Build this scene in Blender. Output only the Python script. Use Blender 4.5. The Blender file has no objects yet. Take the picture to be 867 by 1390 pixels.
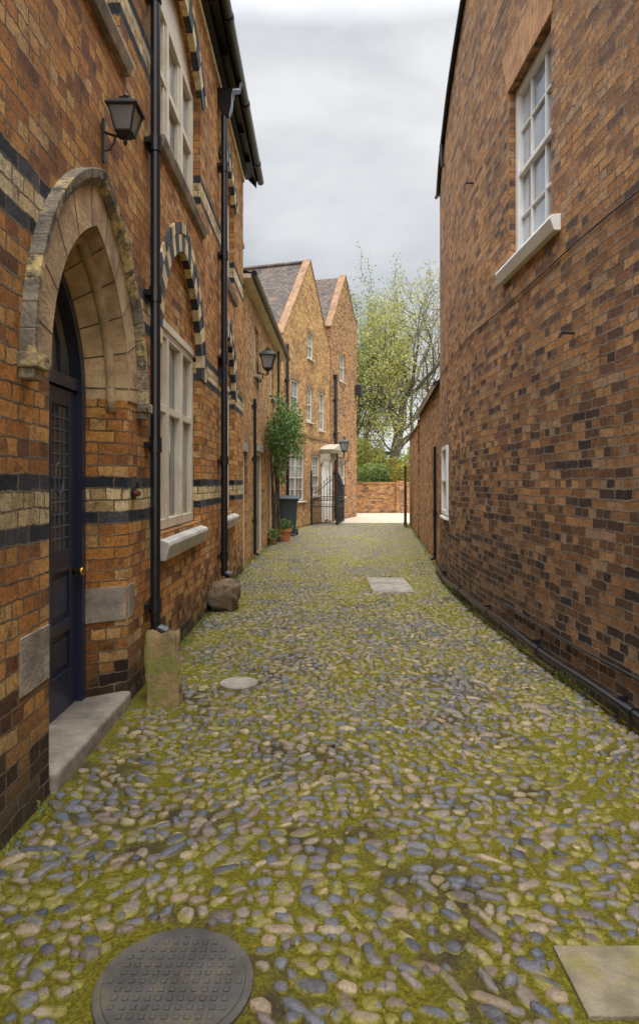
import bpy, bmesh, math, random
import numpy as np
from mathutils import Vector, Matrix, noise
from mathutils.geometry import tessellate_polygon
random.seed(7); rng=np.random.default_rng(7)
scene=bpy.context.scene
COL=scene.collection
V=Vector
# ------------------------------------------------------------------ materials
def newmat(name):
    m=bpy.data.materials.new(name); m.use_nodes=True
    nt=m.node_tree; b=nt.nodes['Principled BSDF']
    return m,nt,b
def N(nt,t,**k):
    n=nt.nodes.new(t)
    for a,v in k.items(): setattr(n,a,v)
    return n
def L(nt,a,b): nt.links.new(a,b)
def mathn(nt,op,a,b=None,c=None):
    n=N(nt,'ShaderNodeMath',operation=op)
    for i,x in enumerate((a,b,c)):
        if x is None: continue
        if isinstance(x,(int,float)): n.inputs[i].default_value=x
        else: L(nt,x,n.inputs[i])
    return n.outputs[0]
def ramp(nt,fac,stops,interp='LINEAR'):
    r=N(nt,'ShaderNodeValToRGB'); cr=r.color_ramp; cr.interpolation=interp
    while len(cr.elements)<len(stops): cr.elements.new(0.5)
    for e,(p,c) in zip(cr.elements,stops):
        e.position=p; e.color=(c[0],c[1],c[2],1) if not isinstance(c,(int,float)) else (c,c,c,1)
    L(nt,fac,r.inputs[0]); return r.outputs[0]
def mixc(nt,fac,a,b,mode='MIX'):
    n=N(nt,'ShaderNodeMix',data_type='RGBA',blend_type=mode)
    if isinstance(fac,(int,float)): n.inputs[0].default_value=fac
    else: L(nt,fac,n.inputs[0])
    for i,x in ((6,a),(7,b)):
        if isinstance(x,tuple): n.inputs[i].default_value=(x[0],x[1],x[2],1)
        else: L(nt,x,n.inputs[i])
    return n.outputs[2]
def tnoise(nt,vec,scale,detail=4,rough=.55):
    n=N(nt,'ShaderNodeTexNoise'); n.inputs['Scale'].default_value=scale
    n.inputs['Detail'].default_value=detail; n.inputs['Roughness'].default_value=rough
    if vec is not None: L(nt,vec,n.inputs['Vector'])
    return n.outputs['Fac']
def bump(nt,b,h,dist,strength=1.0):
    n=N(nt,'ShaderNodeBump'); n.inputs['Distance'].default_value=dist; n.inputs['Strength'].default_value=strength
    L(nt,h,n.inputs['Height']); L(nt,n.outputs[0],b.inputs['Normal'])
def simple(name,col,col2=None,rough=.6,scale=6,bd=.004,spec=.5,metal=0,detail=6,scale2=None,lichen=None):
    m,nt,b=newmat(name)
    g=N(nt,'ShaderNodeNewGeometry').outputs['Position']
    f=tnoise(nt,g,scale,detail)
    col2=col2 or tuple(c*.7 for c in col)
    c=ramp(nt,f,[(.32,col2),(.68,col)])
    if scale2:
        f2=tnoise(nt,g,scale2,5)
        c=mixc(nt,1.0,c,ramp(nt,f2,[(.3,.62),(.7,1.15)]),'MULTIPLY')
    for li in ([lichen] if isinstance(lichen,tuple) else (lichen or [])):
        lc,ls,a0,a1=li
        c=mixc(nt,ramp(nt,tnoise(nt,g,ls,7,.7),[(a0,0.),(a1,1.)]),c,lc)
    L(nt,c,b.inputs['Base Color'])
    b.inputs['Roughness'].default_value=rough; b.inputs['Metallic'].default_value=metal
    b.inputs['Specular IOR Level'].default_value=spec
    if bd: bump(nt,b,tnoise(nt,g,scale*5,4),bd)
    return m
def brick(name,stops,mortar,bw=.225,rh=.082,bands=(),grime=.6,lowdark=0,ms=.0065,sq=True,wob=.03,mott=.5,soot=.32,white=0,plinth=0):
    m,nt,b=newmat(name)
    uv=N(nt,'ShaderNodeUVMap').outputs[0]
    pos=N(nt,'ShaderNodeNewGeometry').outputs['Position']
    def offs(scale,amt,src):
        nz=N(nt,'ShaderNodeTexNoise'); nz.inputs['Scale'].default_value=scale; nz.inputs['Detail'].default_value=5
        nz.inputs['Roughness'].default_value=.65
        L(nt,pos,nz.inputs['Vector'])
        sub=N(nt,'ShaderNodeVectorMath',operation='SUBTRACT'); L(nt,nz.outputs['Color'],sub.inputs[0]); sub.inputs[1].default_value=(.5,.5,.5)
        scl=N(nt,'ShaderNodeVectorMath',operation='SCALE'); L(nt,sub.outputs[0],scl.inputs[0]); scl.inputs['Scale'].default_value=amt
        add=N(nt,'ShaderNodeVectorMath',operation='ADD'); L(nt,src,add.inputs[0]); L(nt,scl.outputs[0],add.inputs[1])
        return add.outputs[0]
    wv=offs(26,wob*.6,offs(4,wob,uv))
    br=N(nt,'ShaderNodeTexBrick'); br.offset=.5; br.squash=.5 if sq else 1; br.squash_frequency=3
    L(nt,wv,br.inputs['Vector'])
    br.inputs['Color1'].default_value=(0,0,0,1); br.inputs['Color2'].default_value=(1,1,1,1); br.inputs['Mortar'].default_value=(.5,.5,.5,1)
    br.inputs['Scale'].default_value=1; br.inputs['Mortar Size'].default_value=ms; br.inputs['Mortar Smooth'].default_value=.4
    br.inputs['Brick Width'].default_value=bw; br.inputs['Row Height'].default_value=rh
    rnd=N(nt,'ShaderNodeSeparateColor'); L(nt,br.outputs['Color'],rnd.inputs[0]); rnd=rnd.outputs[0]
    c=ramp(nt,rnd,stops)
    sx=N(nt,'ShaderNodeSeparateXYZ'); L(nt,wv,sx.inputs[0]); v=sx.outputs[1]
    sz=N(nt,'ShaderNodeSeparateXYZ'); L(nt,pos,sz.inputs[0])
    def rangemask(a,bb):
        return mathn(nt,'COMPARE',v,(a+bb)/2,(bb-a)/2)
    if bands:
        dk=None; cr=None
        for (a,bb,k) in bands:
            mk=rangemask(a,bb)
            if k=='d': dk=mk if dk is None else mathn(nt,'MAXIMUM',dk,mk)
            else: cr=mk if cr is None else mathn(nt,'MAXIMUM',cr,mk)
        dcol=ramp(nt,rnd,[(0,(.020,.024,.034)),(.6,(.045,.05,.065)),(1,(.10,.10,.11))])
        ccol=ramp(nt,rnd,[(0,(.54,.37,.17)),(.35,(.78,.60,.32)),(1,(.86,.73,.46))])
        c=mixc(nt,dk,c,dcol)
        if cr is not None: c=mixc(nt,cr,c,ccol)
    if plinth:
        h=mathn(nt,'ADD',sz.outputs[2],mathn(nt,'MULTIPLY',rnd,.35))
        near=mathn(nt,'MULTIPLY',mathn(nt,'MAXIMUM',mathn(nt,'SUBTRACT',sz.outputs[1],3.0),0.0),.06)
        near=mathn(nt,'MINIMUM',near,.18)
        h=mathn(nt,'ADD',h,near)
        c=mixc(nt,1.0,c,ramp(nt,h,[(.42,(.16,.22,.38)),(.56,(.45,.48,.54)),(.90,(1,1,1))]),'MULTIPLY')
    c=mixc(nt,1.0,c,ramp(nt,tnoise(nt,pos,34,7,.78),[(.28,mott),(.5,1.0),(.72,1.45)]),'MULTIPLY')
    c=mixc(nt,grime,c,ramp(nt,tnoise(nt,pos,1.1,6,.65),[(.32,(.50,.48,.50)),(.5,(.98,.96,.94)),(.7,(1.22,1.15,1.04))]),'MULTIPLY')
    c=mixc(nt,grime,c,ramp(nt,tnoise(nt,pos,8,7,.75),[(.34,(soot,soot*.95,soot*.95)),(.49,(1,1,1))]),'MULTIPLY')
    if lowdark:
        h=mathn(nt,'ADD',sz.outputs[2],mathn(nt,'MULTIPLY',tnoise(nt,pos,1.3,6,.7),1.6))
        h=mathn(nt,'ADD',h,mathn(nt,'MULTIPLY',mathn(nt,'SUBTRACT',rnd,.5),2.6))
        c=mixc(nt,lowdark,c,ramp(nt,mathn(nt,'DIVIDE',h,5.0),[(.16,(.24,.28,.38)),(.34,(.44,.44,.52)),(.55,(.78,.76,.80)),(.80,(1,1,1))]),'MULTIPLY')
    mc=mixc(nt,1.0,mortar,ramp(nt,tnoise(nt,pos,5,6,.7),[(.3,.3),(.7,1.25)]),'MULTIPLY')
    c=mixc(nt,br.outputs['Fac'],c,mc)
    if white:
        c=mixc(nt,ramp(nt,tnoise(nt,pos,3.1,8,.8),[(.60,0.),(.75,white)]),c,(.42,.36,.29))
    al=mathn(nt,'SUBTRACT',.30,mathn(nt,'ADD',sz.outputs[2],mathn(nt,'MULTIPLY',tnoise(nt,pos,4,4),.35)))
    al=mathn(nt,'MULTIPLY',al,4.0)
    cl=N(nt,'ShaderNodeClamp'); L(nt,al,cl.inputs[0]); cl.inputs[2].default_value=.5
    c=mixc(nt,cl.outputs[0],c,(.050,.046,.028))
    L(nt,c,b.inputs['Base Color']); b.inputs['Roughness'].default_value=.85; b.inputs['Specular IOR Level'].default_value=.3
    h=mathn(nt,'MULTIPLY',br.outputs['Fac'],-1.1)
    h=mathn(nt,'ADD',h,mathn(nt,'MULTIPLY',tnoise(nt,pos,45,6,.75),1.3))
    h=mathn(nt,'ADD',h,mathn(nt,'MULTIPLY',rnd,.5))
    bump(nt,b,h,.018,1.0)
    return m
R_=.082
BANDS=[(16*R_,17*R_,'d'),(17*R_,19*R_,'c'),(19*R_,20*R_,'d'),
 (34*R_,35*R_,'d'),(35*R_,37*R_,'c'),(37*R_,38*R_,'d'),
 (59*R_,60*R_,'d'),(60*R_,62*R_,'c'),(62*R_,63*R_,'d')]
ST1=[(0,(.22,.095,.045)),(.10,(.40,.165,.05)),(.42,(.56,.24,.062)),(.75,(.68,.34,.095)),(1,(.64,.41,.18))]
ST2=[(0,(.14,.085,.065)),(.12,(.25,.13,.075)),(.35,(.38,.18,.072)),(.6,(.48,.235,.085)),(.85,(.58,.31,.12)),(1,(.44,.29,.18))]
ST3=[(0,(.36,.18,.07)),(.5,(.56,.30,.11)),(1,(.66,.42,.18))]
M_brick1=brick('victorian_brick',ST1,(.26,.20,.13),bands=BANDS,grime=.88,wob=.045,white=.4,plinth=1,soot=.36)
M_brick1p=brick('plain_brick',ST1,(.24,.18,.11),grime=.8)
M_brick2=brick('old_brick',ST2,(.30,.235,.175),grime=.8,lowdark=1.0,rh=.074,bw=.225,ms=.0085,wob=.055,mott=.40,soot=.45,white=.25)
M_brick3=brick('far_brick',ST3,(.34,.25,.15),grime=.8,rh=.08,soot=.5)
M_brick3b=brick('far_brown_brick',ST2,(.32,.24,.16),grime=.6,rh=.08)
M_brick4=brick('garden_brick',ST2,(.26,.20,.14),grime=.6,rh=.08)
M_stone=simple('buff_stone',(.64,.46,.26),(.34,.23,.125),.85,6,.010,scale2=2.3,lichen=((.17,.13,.09),3.2,.56,.72))
M_stoneg=simple('grey_stone',(.42,.35,.27),(.20,.17,.14),.85,7,.008,scale2=2.2,lichen=((.14,.12,.09),4,.54,.70))
M_stonedark=simple('weathered_stone',(.30,.25,.18),(.07,.062,.055),.9,6,.016,lichen=[((.62,.46,.20),5,.50,.62),((.035,.033,.03),9,.56,.66)])
M_sill=simple('pale_sill_paint',(.64,.60,.54),(.38,.35,.31),.6,4,.004,lichen=((.22,.20,.17),7,.58,.74))
M_cream=simple('cream_paint',(.76,.69,.57),(.60,.52,.40),.45,3,.0008)
M_cream2=simple('aged_white_paint',(.60,.56,.48),(.46,.42,.35),.45,3,.0008)
M_canopy=simple('stone_paint',(.50,.44,.34),(.38,.33,.25),.6,5,.002)
M_white=simple('white_paint',(.82,.81,.78),(.70,.69,.66),.4,3,.0006)
M_black=simple('black_gloss_paint',(.016,.016,.019),(.009,.009,.011),.28,10,.0006)
M_iron=simple('wrought_iron',(.012,.012,.014),(.02,.018,.017),.5,14,.001)
M_navy=simple('navy_paint',(.030,.037,.068),(.020,.025,.048),.3,3,.0006)
M_brass=simple('brass',(.6,.38,.1),(.45,.27,.07),.25,8,0,metal=1)
M_vd=simple('blue_engineering_brick',(.05,.055,.07),(.018,.02,.028),.6,18,.006,scale2=5)
M_vc=simple('buff_brick',(.84,.71,.43),(.60,.45,.23),.85,18,.006,scale2=5,lichen=((.24,.17,.10),11,.58,.72))
M_vr=simple('red_brick_unit',(.54,.23,.07),(.32,.125,.045),.85,18,.006,scale2=5)
M_vo=simple('gauged_orange_brick',(.60,.32,.15),(.40,.20,.09),.85,12,.005,scale2=4)
M_cop=simple('brick_coping',(.34,.19,.09),(.20,.11,.055),.85,9,.006,scale2=3)
M_mort=simple('mortar',(.20,.155,.11),(.11,.085,.06),.9,20,.003)
M_joint=simple('stone_joint',(.13,.10,.07),(.06,.05,.035),.9,20,.003)
def glassmat(name,c1,c2,rough=.06):
    m,nt,b=newmat(name)
    g=N(nt,'ShaderNodeNewGeometry').outputs['Position']
    L(nt,ramp(nt,tnoise(nt,g,1.3,3),[(.35,c1),(.65,c2)]),b.inputs['Base Color'])
    b.inputs['Roughness'].default_value=rough; b.inputs['Specular IOR Level'].default_value=1.0; b.inputs['IOR'].default_value=1.6
    bump(nt,b,tnoise(nt,g,3,2),.004)
    return m
M_glass=glassmat('window_glass',(.07,.075,.08),(.30,.29,.27))
M_glassw=glassmat('net_curtain_glass',(.20,.24,.30),(.50,.54,.58))
M_glassd=glassmat('leaded_glass',(.02,.024,.034),(.05,.055,.07))
M_glassl=glassmat('lantern_glass',(.16,.17,.19),(.30,.32,.34))
def tilemat(name,ca,cb,w=.17,h=.11):
    m,nt,b=newmat(name)
    uv=N(nt,'ShaderNodeUVMap').outputs[0]; pos=N(nt,'ShaderNodeNewGeometry').outputs['Position']
    br=N(nt,'ShaderNodeTexBrick'); L(nt,uv,br.inputs['Vector']); br.inputs['Color1'].default_value=(*ca,1); br.inputs['Color2'].default_value=(*cb,1)
    br.inputs['Mortar'].default_value=(.01,.009,.008,1); br.inputs['Scale'].default_value=1; br.inputs['Mortar Size'].default_value=.008
    br.inputs['Brick Width'].default_value=w; br.inputs['Row Height'].default_value=h
    c=mixc(nt,1.0,br.outputs['Color'],ramp(nt,tnoise(nt,pos,2,6,.7),[(.3,.5),(.7,1.3)]),'MULTIPLY')
    L(nt,c,b.inputs['Base Color']); b.inputs['Roughness'].default_value=.8
    bump(nt,b,mathn(nt,'MULTIPLY',br.outputs['Fac'],-1),.015)
    return m
M_tile=tilemat('clay_roof_tile',(.06,.045,.038),(.15,.10,.07))
M_slate=tilemat('slate',(.04,.04,.045),(.08,.08,.085),.25,.18)
def leafmat(name,stops,trans=.45):
    m,nt,b=newmat(name)
    g=N(nt,'ShaderNodeNewGeometry')
    c=ramp(nt,g.outputs['Random Per Island'],stops)
    c=mixc(nt,1.0,c,ramp(nt,tnoise(nt,g.outputs['Position'],.9,3),[(.3,.6),(.7,1.25)]),'MULTIPLY')
    L(nt,c,b.inputs['Base Color']); b.inputs['Roughness'].default_value=.55
    t=N(nt,'ShaderNodeBsdfTranslucent'); L(nt,c,t.inputs[0])
    mx=N(nt,'ShaderNodeMixShader'); mx.inputs[0].default_value=trans
    L(nt,b.outputs[0],mx.inputs[1]); L(nt,t.outputs[0],mx.inputs[2])
    out=[n for n in nt.nodes if n.type=='OUTPUT_MATERIAL'][0]; L(nt,mx.outputs[0],out.inputs[0])
    return m
M_leaf_y=leafmat('spring_leaf',[(0,(.24,.26,.055)),(.5,(.36,.36,.085)),(1,(.50,.44,.11))])
M_leaf_g=leafmat('green_leaf',[(0,(.12,.18,.045)),(.5,(.22,.28,.075)),(1,(.33,.37,.10))])
M_leaf_d=leafmat('climber_leaf',[(0,(.05,.12,.025)),(.5,(.12,.22,.05)),(1,(.24,.34,.09))],.3)
M_leaf_o=leafmat('golden_leaf',[(0,(.26,.24,.04)),(.5,(.42,.37,.07)),(1,(.55,.44,.09))])
M_bark=simple('bark',(.14,.11,.08),(.065,.053,.04),.9,9,.02)
M_terra=simple('terracotta',(.56,.22,.09),(.42,.15,.06),.8,9,.003)
M_soil=simple('soil',(.05,.035,.02),(.03,.02,.012),.95,20,.01)
M_bin=simple('bin_plastic',(.05,.07,.085),(.04,.055,.065),.45,4,.001)
M_tyre=simple('rubber',(.015,.015,.015),None,.8,9,.001)
M_moss_stone=simple('mossy_stone',(.34,.22,.095),(.17,.12,.05),.9,5,.018,scale2=9,lichen=((.15,.15,.028),4,.46,.60))
M_iron_cover=simple('worn_cast_iron',(.11,.10,.09),(.06,.052,.045),.6,8,.003,metal=.15,scale2=3,lichen=((.13,.11,.055),12,.52,.7))
M_conc=simple('concrete',(.38,.34,.29),(.24,.21,.17),.85,6,.004,scale2=2,lichen=((.17,.15,.08),5,.56,.7))
# ------------------------------------------------------------------ mesh builder
class Fr:
    def __init__(s,o,u,out): s.o=V(o); s.u=V(u).normalized(); s.n=V(out).normalized()
    def __call__(s,u,d,v): return s.o+s.u*u+s.n*d+V((0,0,v))
OFF={}
class MB:
    def __init__(s,fr=None): s.v=[];s.f=[];s.m=[];s.uv=[];s.fr=fr
    def P(s,p): return s.fr(*p) if s.fr else V(p)
    def face(s,pts,m=0,uv=None):
        i=len(s.v); s.v+= [s.P(p) for p in pts]; s.f.append(tuple(range(i,i+len(pts)))); s.m.append(m); s.uv.append(uv)
    def box(s,a0,a1,b0,b1,c0,c1,m=0):
        i=len(s.v)
        for c in (c0,c1):
            for (a,b) in ((a0,b0),(a1,b0),(a1,b1),(a0,b1)): s.v.append(s.P((a,b,c)))
        for q in ((3,2,1,0),(4,5,6,7),(0,1,5,4),(1,2,6,5),(2,3,7,6),(3,0,4,7)):
            s.f.append(tuple(i+k for k in q)); s.m.append(m); s.uv.append(None)
    def loft(s,rings,m=0,cap=True,closed=True):
        n=len(rings[0]); i=len(s.v)
        for r in rings: s.v+=[s.P(p) for p in r]
        for k in range(len(rings)-1):
            for j in range(n if closed else n-1):
                a=i+k*n+j; b=i+k*n+(j+1)%n
                s.f.append((a,b,b+n,a+n)); s.m.append(m); s.uv.append(None)
        if cap:
            s.f.append(tuple(i+j for j in reversed(range(n)))); s.m.append(m); s.uv.append(None)
            k=i+(len(rings)-1)*n
            s.f.append(tuple(k+j for j in range(n))); s.m.append(m); s.uv.append(None)
    def tube(s,path,r,seg=10,m=0,cap=True):
        P=[V(p) for p in path]; n=len(P)
        rr=r if isinstance(r,(list,tuple)) else [r]*n
        rings=[]; prev=None
        for k in range(n):
            t=(P[min(k+1,n-1)]-P[max(k-1,0)])
            if t.length<1e-9: t=V((0,0,1))
            t.normalize()
            if prev is None:
                a=V((0,0,1)) if abs(t.z)<.9 else V((1,0,0)); x=t.cross(a).normalized()
            else:
                x=prev-t*prev.dot(t)
                x=x.normalized() if x.length>1e-6 else t.orthogonal().normalized()
            prev=x; y=t.cross(x)
            rings.append([tuple(P[k]+(x*math.cos(q)+y*math.sin(q))*rr[k]) for q in [2*math.pi*j/seg for j in range(seg)]])
        s.loft(rings,m,cap)
    def poly(s,loop,holes,d,m=0):
        loops=[[V((a,b,0)) for a,b in l] for l in [loop]+holes]
        tri=tessellate_polygon(loops); flat=[p for l in loops for p in l]
        i=len(s.v); s.v+=[s.P((p.x,d,p.y)) for p in flat]
        for t in tri: s.f.append(tuple(i+k for k in t)); s.m.append(m); s.uv.append(None)
    def strip(s,l0,d0,l1,d1,m=0,close=False):
        n=len(l0)
        for j in range(n if close else n-1):
            k=(j+1)%n; mm=m(j) if callable(m) else m
            s.face([(l0[j][0],d0,l0[j][1]),(l0[k][0],d0,l0[k][1]),(l1[k][0],d1,l1[k][1]),(l1[j][0],d1,l1[j][1])],mm)
    def done(s,name,mats,parent=None,bevel=0,smooth=False,seg=2,recalc=True):
        me=bpy.data.meshes.new(name); me.from_pydata([tuple(p) for p in s.v],[],s.f)
        for mt in (mats if isinstance(mats,(list,tuple)) else [mats]): me.materials.append(mt)
        me.polygons.foreach_set('material_index',s.m)
        uvl=me.uv_layers.new(name='UVMap')
        vs=s.v
        for p in me.polygons:
            ov=s.uv[p.index]
            if ov is not None:
                for li,c in zip(p.loop_indices,ov): uvl.data[li].uv=c
                continue
            n=p.normal
            if abs(n.z)>.85: 
                for li,vi in zip(p.loop_indices,p.vertices): uvl.data[li].uv=(vs[vi].x,vs[vi].y)
            else:
                t=V((-n.y,n.x,0)); 
                if t.length<1e-6: t=V((1,0,0))
                t.normalize()
                if abs(t.y)>abs(t.x):
                    if t.y<0: t=-t
                elif t.x<0: t=-t
                sl=1.0/max(.3,math.sqrt(max(0,1-n.z*n.z)))
                for li,vi in zip(p.loop_indices,p.vertices): uvl.data[li].uv=(vs[vi].dot(t),vs[vi].z*sl)
        if recalc:
            bm=bmesh.new(); bm.from_mesh(me); bmesh.ops.recalc_face_normals(bm,faces=bm.faces); bm.to_mesh(me); bm.free()
        if smooth: me.polygons.foreach_set('use_smooth',[True]*len(me.polygons))
        ob=bpy.data.objects.new(name,me); COL.objects.link(ob)
        if parent is not None: attach(ob,parent)
        if bevel:
            b=ob.modifiers.new('b','BEVEL'); b.width=bevel; b.segments=seg; b.limit_method='ANGLE'
        return ob
def attach(ob,parent):
    ob.parent=parent
    if parent.name in OFF: ob.matrix_parent_inverse=Matrix.Translation(-OFF[parent.name])
def thing(name,loc,label,cat,group=None):
    e=bpy.data.objects.new(name,None); e.location=loc; e.empty_display_size=.2; COL.objects.link(e); OFF[e.name]=V(loc)
    tag(e,label,cat,group); return e
def tag(o,label,cat,group=None):
    o['label']=label; o['category']=cat
    if group: o['group']=group
def circ(cu,cv,r,a0,a1,n): return [(cu+r*math.cos(a0+(a1-a0)*i/n),cv+r*math.sin(a0+(a1-a0)*i/n)) for i in range(n+1)]
def pointed(cu,w,c,spring,base,n=14):
    R=w+c; ang=math.acos(-c/R)
    l=[(cu-w,base)]+[(cu+c+R*math.cos(a),spring+R*math.sin(a)) for a in [math.pi+(ang-math.pi)*i/n for i in range(n+1)]]
    r=[(2*cu-a,b) for a,b in reversed(l[:-1])]
    return l+r
def reveal(mb,loop,d0,d1,m=0): mb.strip(loop,d0,loop,d1,m,close=True)
def rect(u0,u1,v0,v1): return [(u0,v0),(u0,v1),(u1,v1),(u1,v0)]
def window(fr,house,u0,u1,v0,v1,d,fm,mull=1,trans=(.5,),fw=.055,bar=.022,cols=0,rows=0,sill=True,gm=None,sillm=None,sd=.09,sh=.13,mw=.05,so=.10,slope=.03):
    g=MB(fr); g.box(u0+.01,u1-.01,d-.03,d-.022,v0+.01,v1-.01); w=g.done('window',gm or M_glass,house)
    f=MB(fr); t=.035
    f.box(u0,u0+fw,d-.05,d+t,v0,v1); f.box(u1-fw,u1,d-.05,d+t,v0,v1)
    f.box(u0+fw,u1-fw,d-.05,d+t-.003,v1-fw,v1); f.box(u0+fw,u1-fw,d-.05,d+t-.003,v0,v0+fw*1.2)
    for k in range(mull):
        c=u0+(u1-u0)*(k+1)/(mull+1); f.box(c-mw/2,c+mw/2,d-.05,d+t+.004,v0+fw,v1-fw)
    for tr in trans:
        c=v0+(v1-v0)*tr; f.box(u0+fw,u1-fw,d-.05,d+t-.008,c-mw*.45,c+mw*.45)
    nb=(mull+1)
    for k in range(nb):
        a=u0+(u1-u0)*k/nb; b=u0+(u1-u0)*(k+1)/nb
        for q in range(cols):
            c=a+(b-a)*(q+1)/(cols+1); f.box(c-bar/2,c+bar/2,d-.03,d+.006,v0+fw,v1-fw)
        f.box(a+fw*.5,a+fw*1.1,d-.04,d+.015,v0+fw,v1-fw); f.box(b-fw*1.1,b-fw*.5,d-.04,d+.015,v0+fw,v1-fw)
    for q in range(rows):
        c=v0+(v1-v0)*(q+1)/(rows+1); f.box(u0+fw,u1-fw,d-.03,d+.004,c-bar/2,c+bar/2)
    f.done('frame',fm,w,bevel=.004,seg=1)
    if sill:
        s=MB(fr); e=so
        r0=[(u0-e,d-.05,v0-sh),(u0-e,sd*.6,v0-sh),(u0-e,sd,v0-slope-.03),(u0-e,sd-.01,v0-slope),(u0-e,d-.05,v0)]
        r1=[(u1+e,y,z) for _,y,z in r0]
        s.loft([r0,r1]); s.done('sill',sillm or M_sill,w,bevel=.006)
    return w
def voussoirs(fr,house,rings,mats,name='arch',d0=-.05,d1=.02):
    mb=MB(fr)
    for ri,(lo,hi,pat,per) in enumerate(rings):
        n=(len(lo)-1)//per
        for i in range(n):
            A=lo[i*per:(i+1)*per+1]; B=hi[i*per:(i+1)*per+1]; g=.05
            def sh(P):
                P=list(P); P[0]=(P[0][0]+(P[1][0]-P[0][0])*g*per*.6,P[0][1]+(P[1][1]-P[0][1])*g*per*.6); P[-1]=(P[-1][0]+(P[-2][0]-P[-1][0])*g*per*.6,P[-1][1]+(P[-2][1]-P[-1][1])*g*per*.6); return P
            A=sh(A);B=sh(B); j=random.uniform(-.005,.005)+ri*.003
            pl=A+B[::-1]
            mb.loft([[(a,d0,b) for a,b in pl],[(a,d1+j,b) for a,b in pl]],pat[i%len(pat)])
        for i in range(len(lo)-1):
            mb.face([(lo[i][0],d1-.012,lo[i][1]),(lo[i+1][0],d1-.012,lo[i+1][1]),(hi[i+1][0],d1-.012,hi[i+1][1]),(hi[i][0],d1-.012,hi[i][1])],len(mats)-1)
    return mb.done(name,mats,house)
def downpipe(fr,house,u,top,bot=.05,r=.045,d=.075,bends=None,hopper=False,collars=(1.0,2.0,3.0,4.0,5.0,6.0)):
    mb=MB(fr)
    mb.tube([(u,d,bot+.0),(u,d,top)],r,12)
    for c in collars:
        if c<top:
            mb.tube([(u,d,c-.06),(u,d,c+.06)],r*1.28,12); mb.box(u-r*2.2,u+r*2.2,.0,d-r*.5,c-.02,c+.02)
    if hopper:
        mb.box(u-.1,u+.1,0.01,.17,top-.02,top+.16)
    mb.tube([(u,d,bot+.12),(u,d+.01,bot+.04),(u,d+.09,bot)],r*1.15,12)
    return mb.done('downpipe',M_black,house,smooth=False)
def leaves(name,centers,size,mat,parent=None,aspect=.6,up=0):
    c=np.asarray(centers,dtype=float); n=len(c)
    s=rng.uniform(.6,1.3,n)[:,None]*size
    a=rng.normal(size=(n,3)); a[:,2]+=up; a/=np.linalg.norm(a,axis=1)[:,None]
    b=rng.normal(size=(n,3)); b-= (b*a).sum(1)[:,None]*a; b/=np.linalg.norm(b,axis=1)[:,None]
    v=np.stack([c-a*s*.5,c+b*s*.5*aspect-a*s*.05,c+a*s*.5,c-b*s*.5*aspect-a*s*.05],1).reshape(-1,3)
    me=bpy.data.meshes.new(name); me.vertices.add(n*4); me.vertices.foreach_set('co',v.ravel())
    me.loops.add(n*4); me.loops.foreach_set('vertex_index',np.arange(n*4,dtype=np.int32))
    me.polygons.add(n); me.polygons.foreach_set('loop_start',np.arange(n,dtype=np.int32)*4)
    me.update(calc_edges=True); me.validate(); me.materials.append(mat)
    o=bpy.data.objects.new(name,me); COL.objects.link(o)
    if parent is not None: attach(o,parent)
    return o
# ================================================================== HOUSE ONE
WX=-1.38
h1=thing('brick_house',(WX-3,5,0),'Victorian orange brick house with cream and blue-black bands and arched openings','house')
F1=Fr((WX,0,0),(0,1,0),(1,0,0))
PC=.40
door_hole=pointed(3.93,.67,PC,2.19,.02)
U1=(5.55,7.42); U2=(9.0,10.35)
AC=.22
def segm(u0,u1,v0,v1,rise,n=12):
    c=(u0+u1)/2; w=(u1-u0)/2; R=(w*w+rise*rise)/(2*rise); cy=v1-R; a=math.asin(w/R)
    return [(u0,v0)]+[(c+R*math.sin(t),cy+R*math.cos(t)) for t in [-a+2*a*i/n for i in range(n+1)]]+[(u1,v0)],c,cy,R,a
SPR={U1:2.80,U2:2.95}
def gh(U): return pointed((U[0]+U[1])/2,(U[1]-U[0])/2,AC,SPR[U],1.15,16)
hA=gh(U1); hB=gh(U2)
sA=segm(U1[0],U1[1],4.6,6.5,.42); sB=segm(U2[0],U2[1],4.6,6.4,.35); sC=segm(2.75,4.42,4.6,6.5,.4)
w=MB(F1)
w.poly([(-4,-.2),(-4,7.45),(11.55,7.45),(11.55,-.2)],[door_hole,hA,hB,sA[0],sB[0],sC[0]],0)
for hl in (hA,hB,sA[0],sB[0],sC[0]): reveal(w,hl,0,-.16)
w.face([(11.55,0,-.2),(11.55,-6,-.2),(11.55,-6,7.4),(11.55,-3,10.1),(11.55,0,7.4)])
w.face([(-4,0,-.2),(-4,-6,-.2),(-4,-6,7.4),(-4,-3,10.1),(-4,0,7.4)])
w.face([(-4,-6,-.2),(11.55,-6,-.2),(11.55,-6,7.4),(-4,-6,7.4)])
inner=pointed(3.93,.50,PC,2.19,.02)
w.strip(door_hole,0,inner,-.25,lambda j:1 if door_hole[j][1]>2.1 and door_hole[min(j+1,len(door_hole)-1)][1]>2.1 else 0)
wl=w.done('wall',[M_brick1,M_stone],h1)
for U in (U1,U2):
    (u0,u1)=U; c=(u0+u1)/2;R=(u1-u0)/2
    t=MB(F1); t.poly([(a,max(b,3.06)) for a,b in pointed(c,R-.002,AC,SPR[U],SPR[U],16)[1:-1]],[],-.07); t.box(u0+.05,u1-.05,-.14,-.065,3.05,3.12,1)
    t.done('tympanum',[M_brick1p,M_cream],h1)
    n=24 if U==U1 else 18
    l0,l1,l2,l3=[pointed(c,R+o,AC,SPR[U],SPR[U],n*1)[1:-1] for o in (-.003,.165,.173,.27)]
    voussoirs(F1,h1,[(l0,l1,[1,0],2),(l2,l3,[0,0,0,0,1,1],1)],[M_vd,M_vc,M_vr,M_mort])
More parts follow.
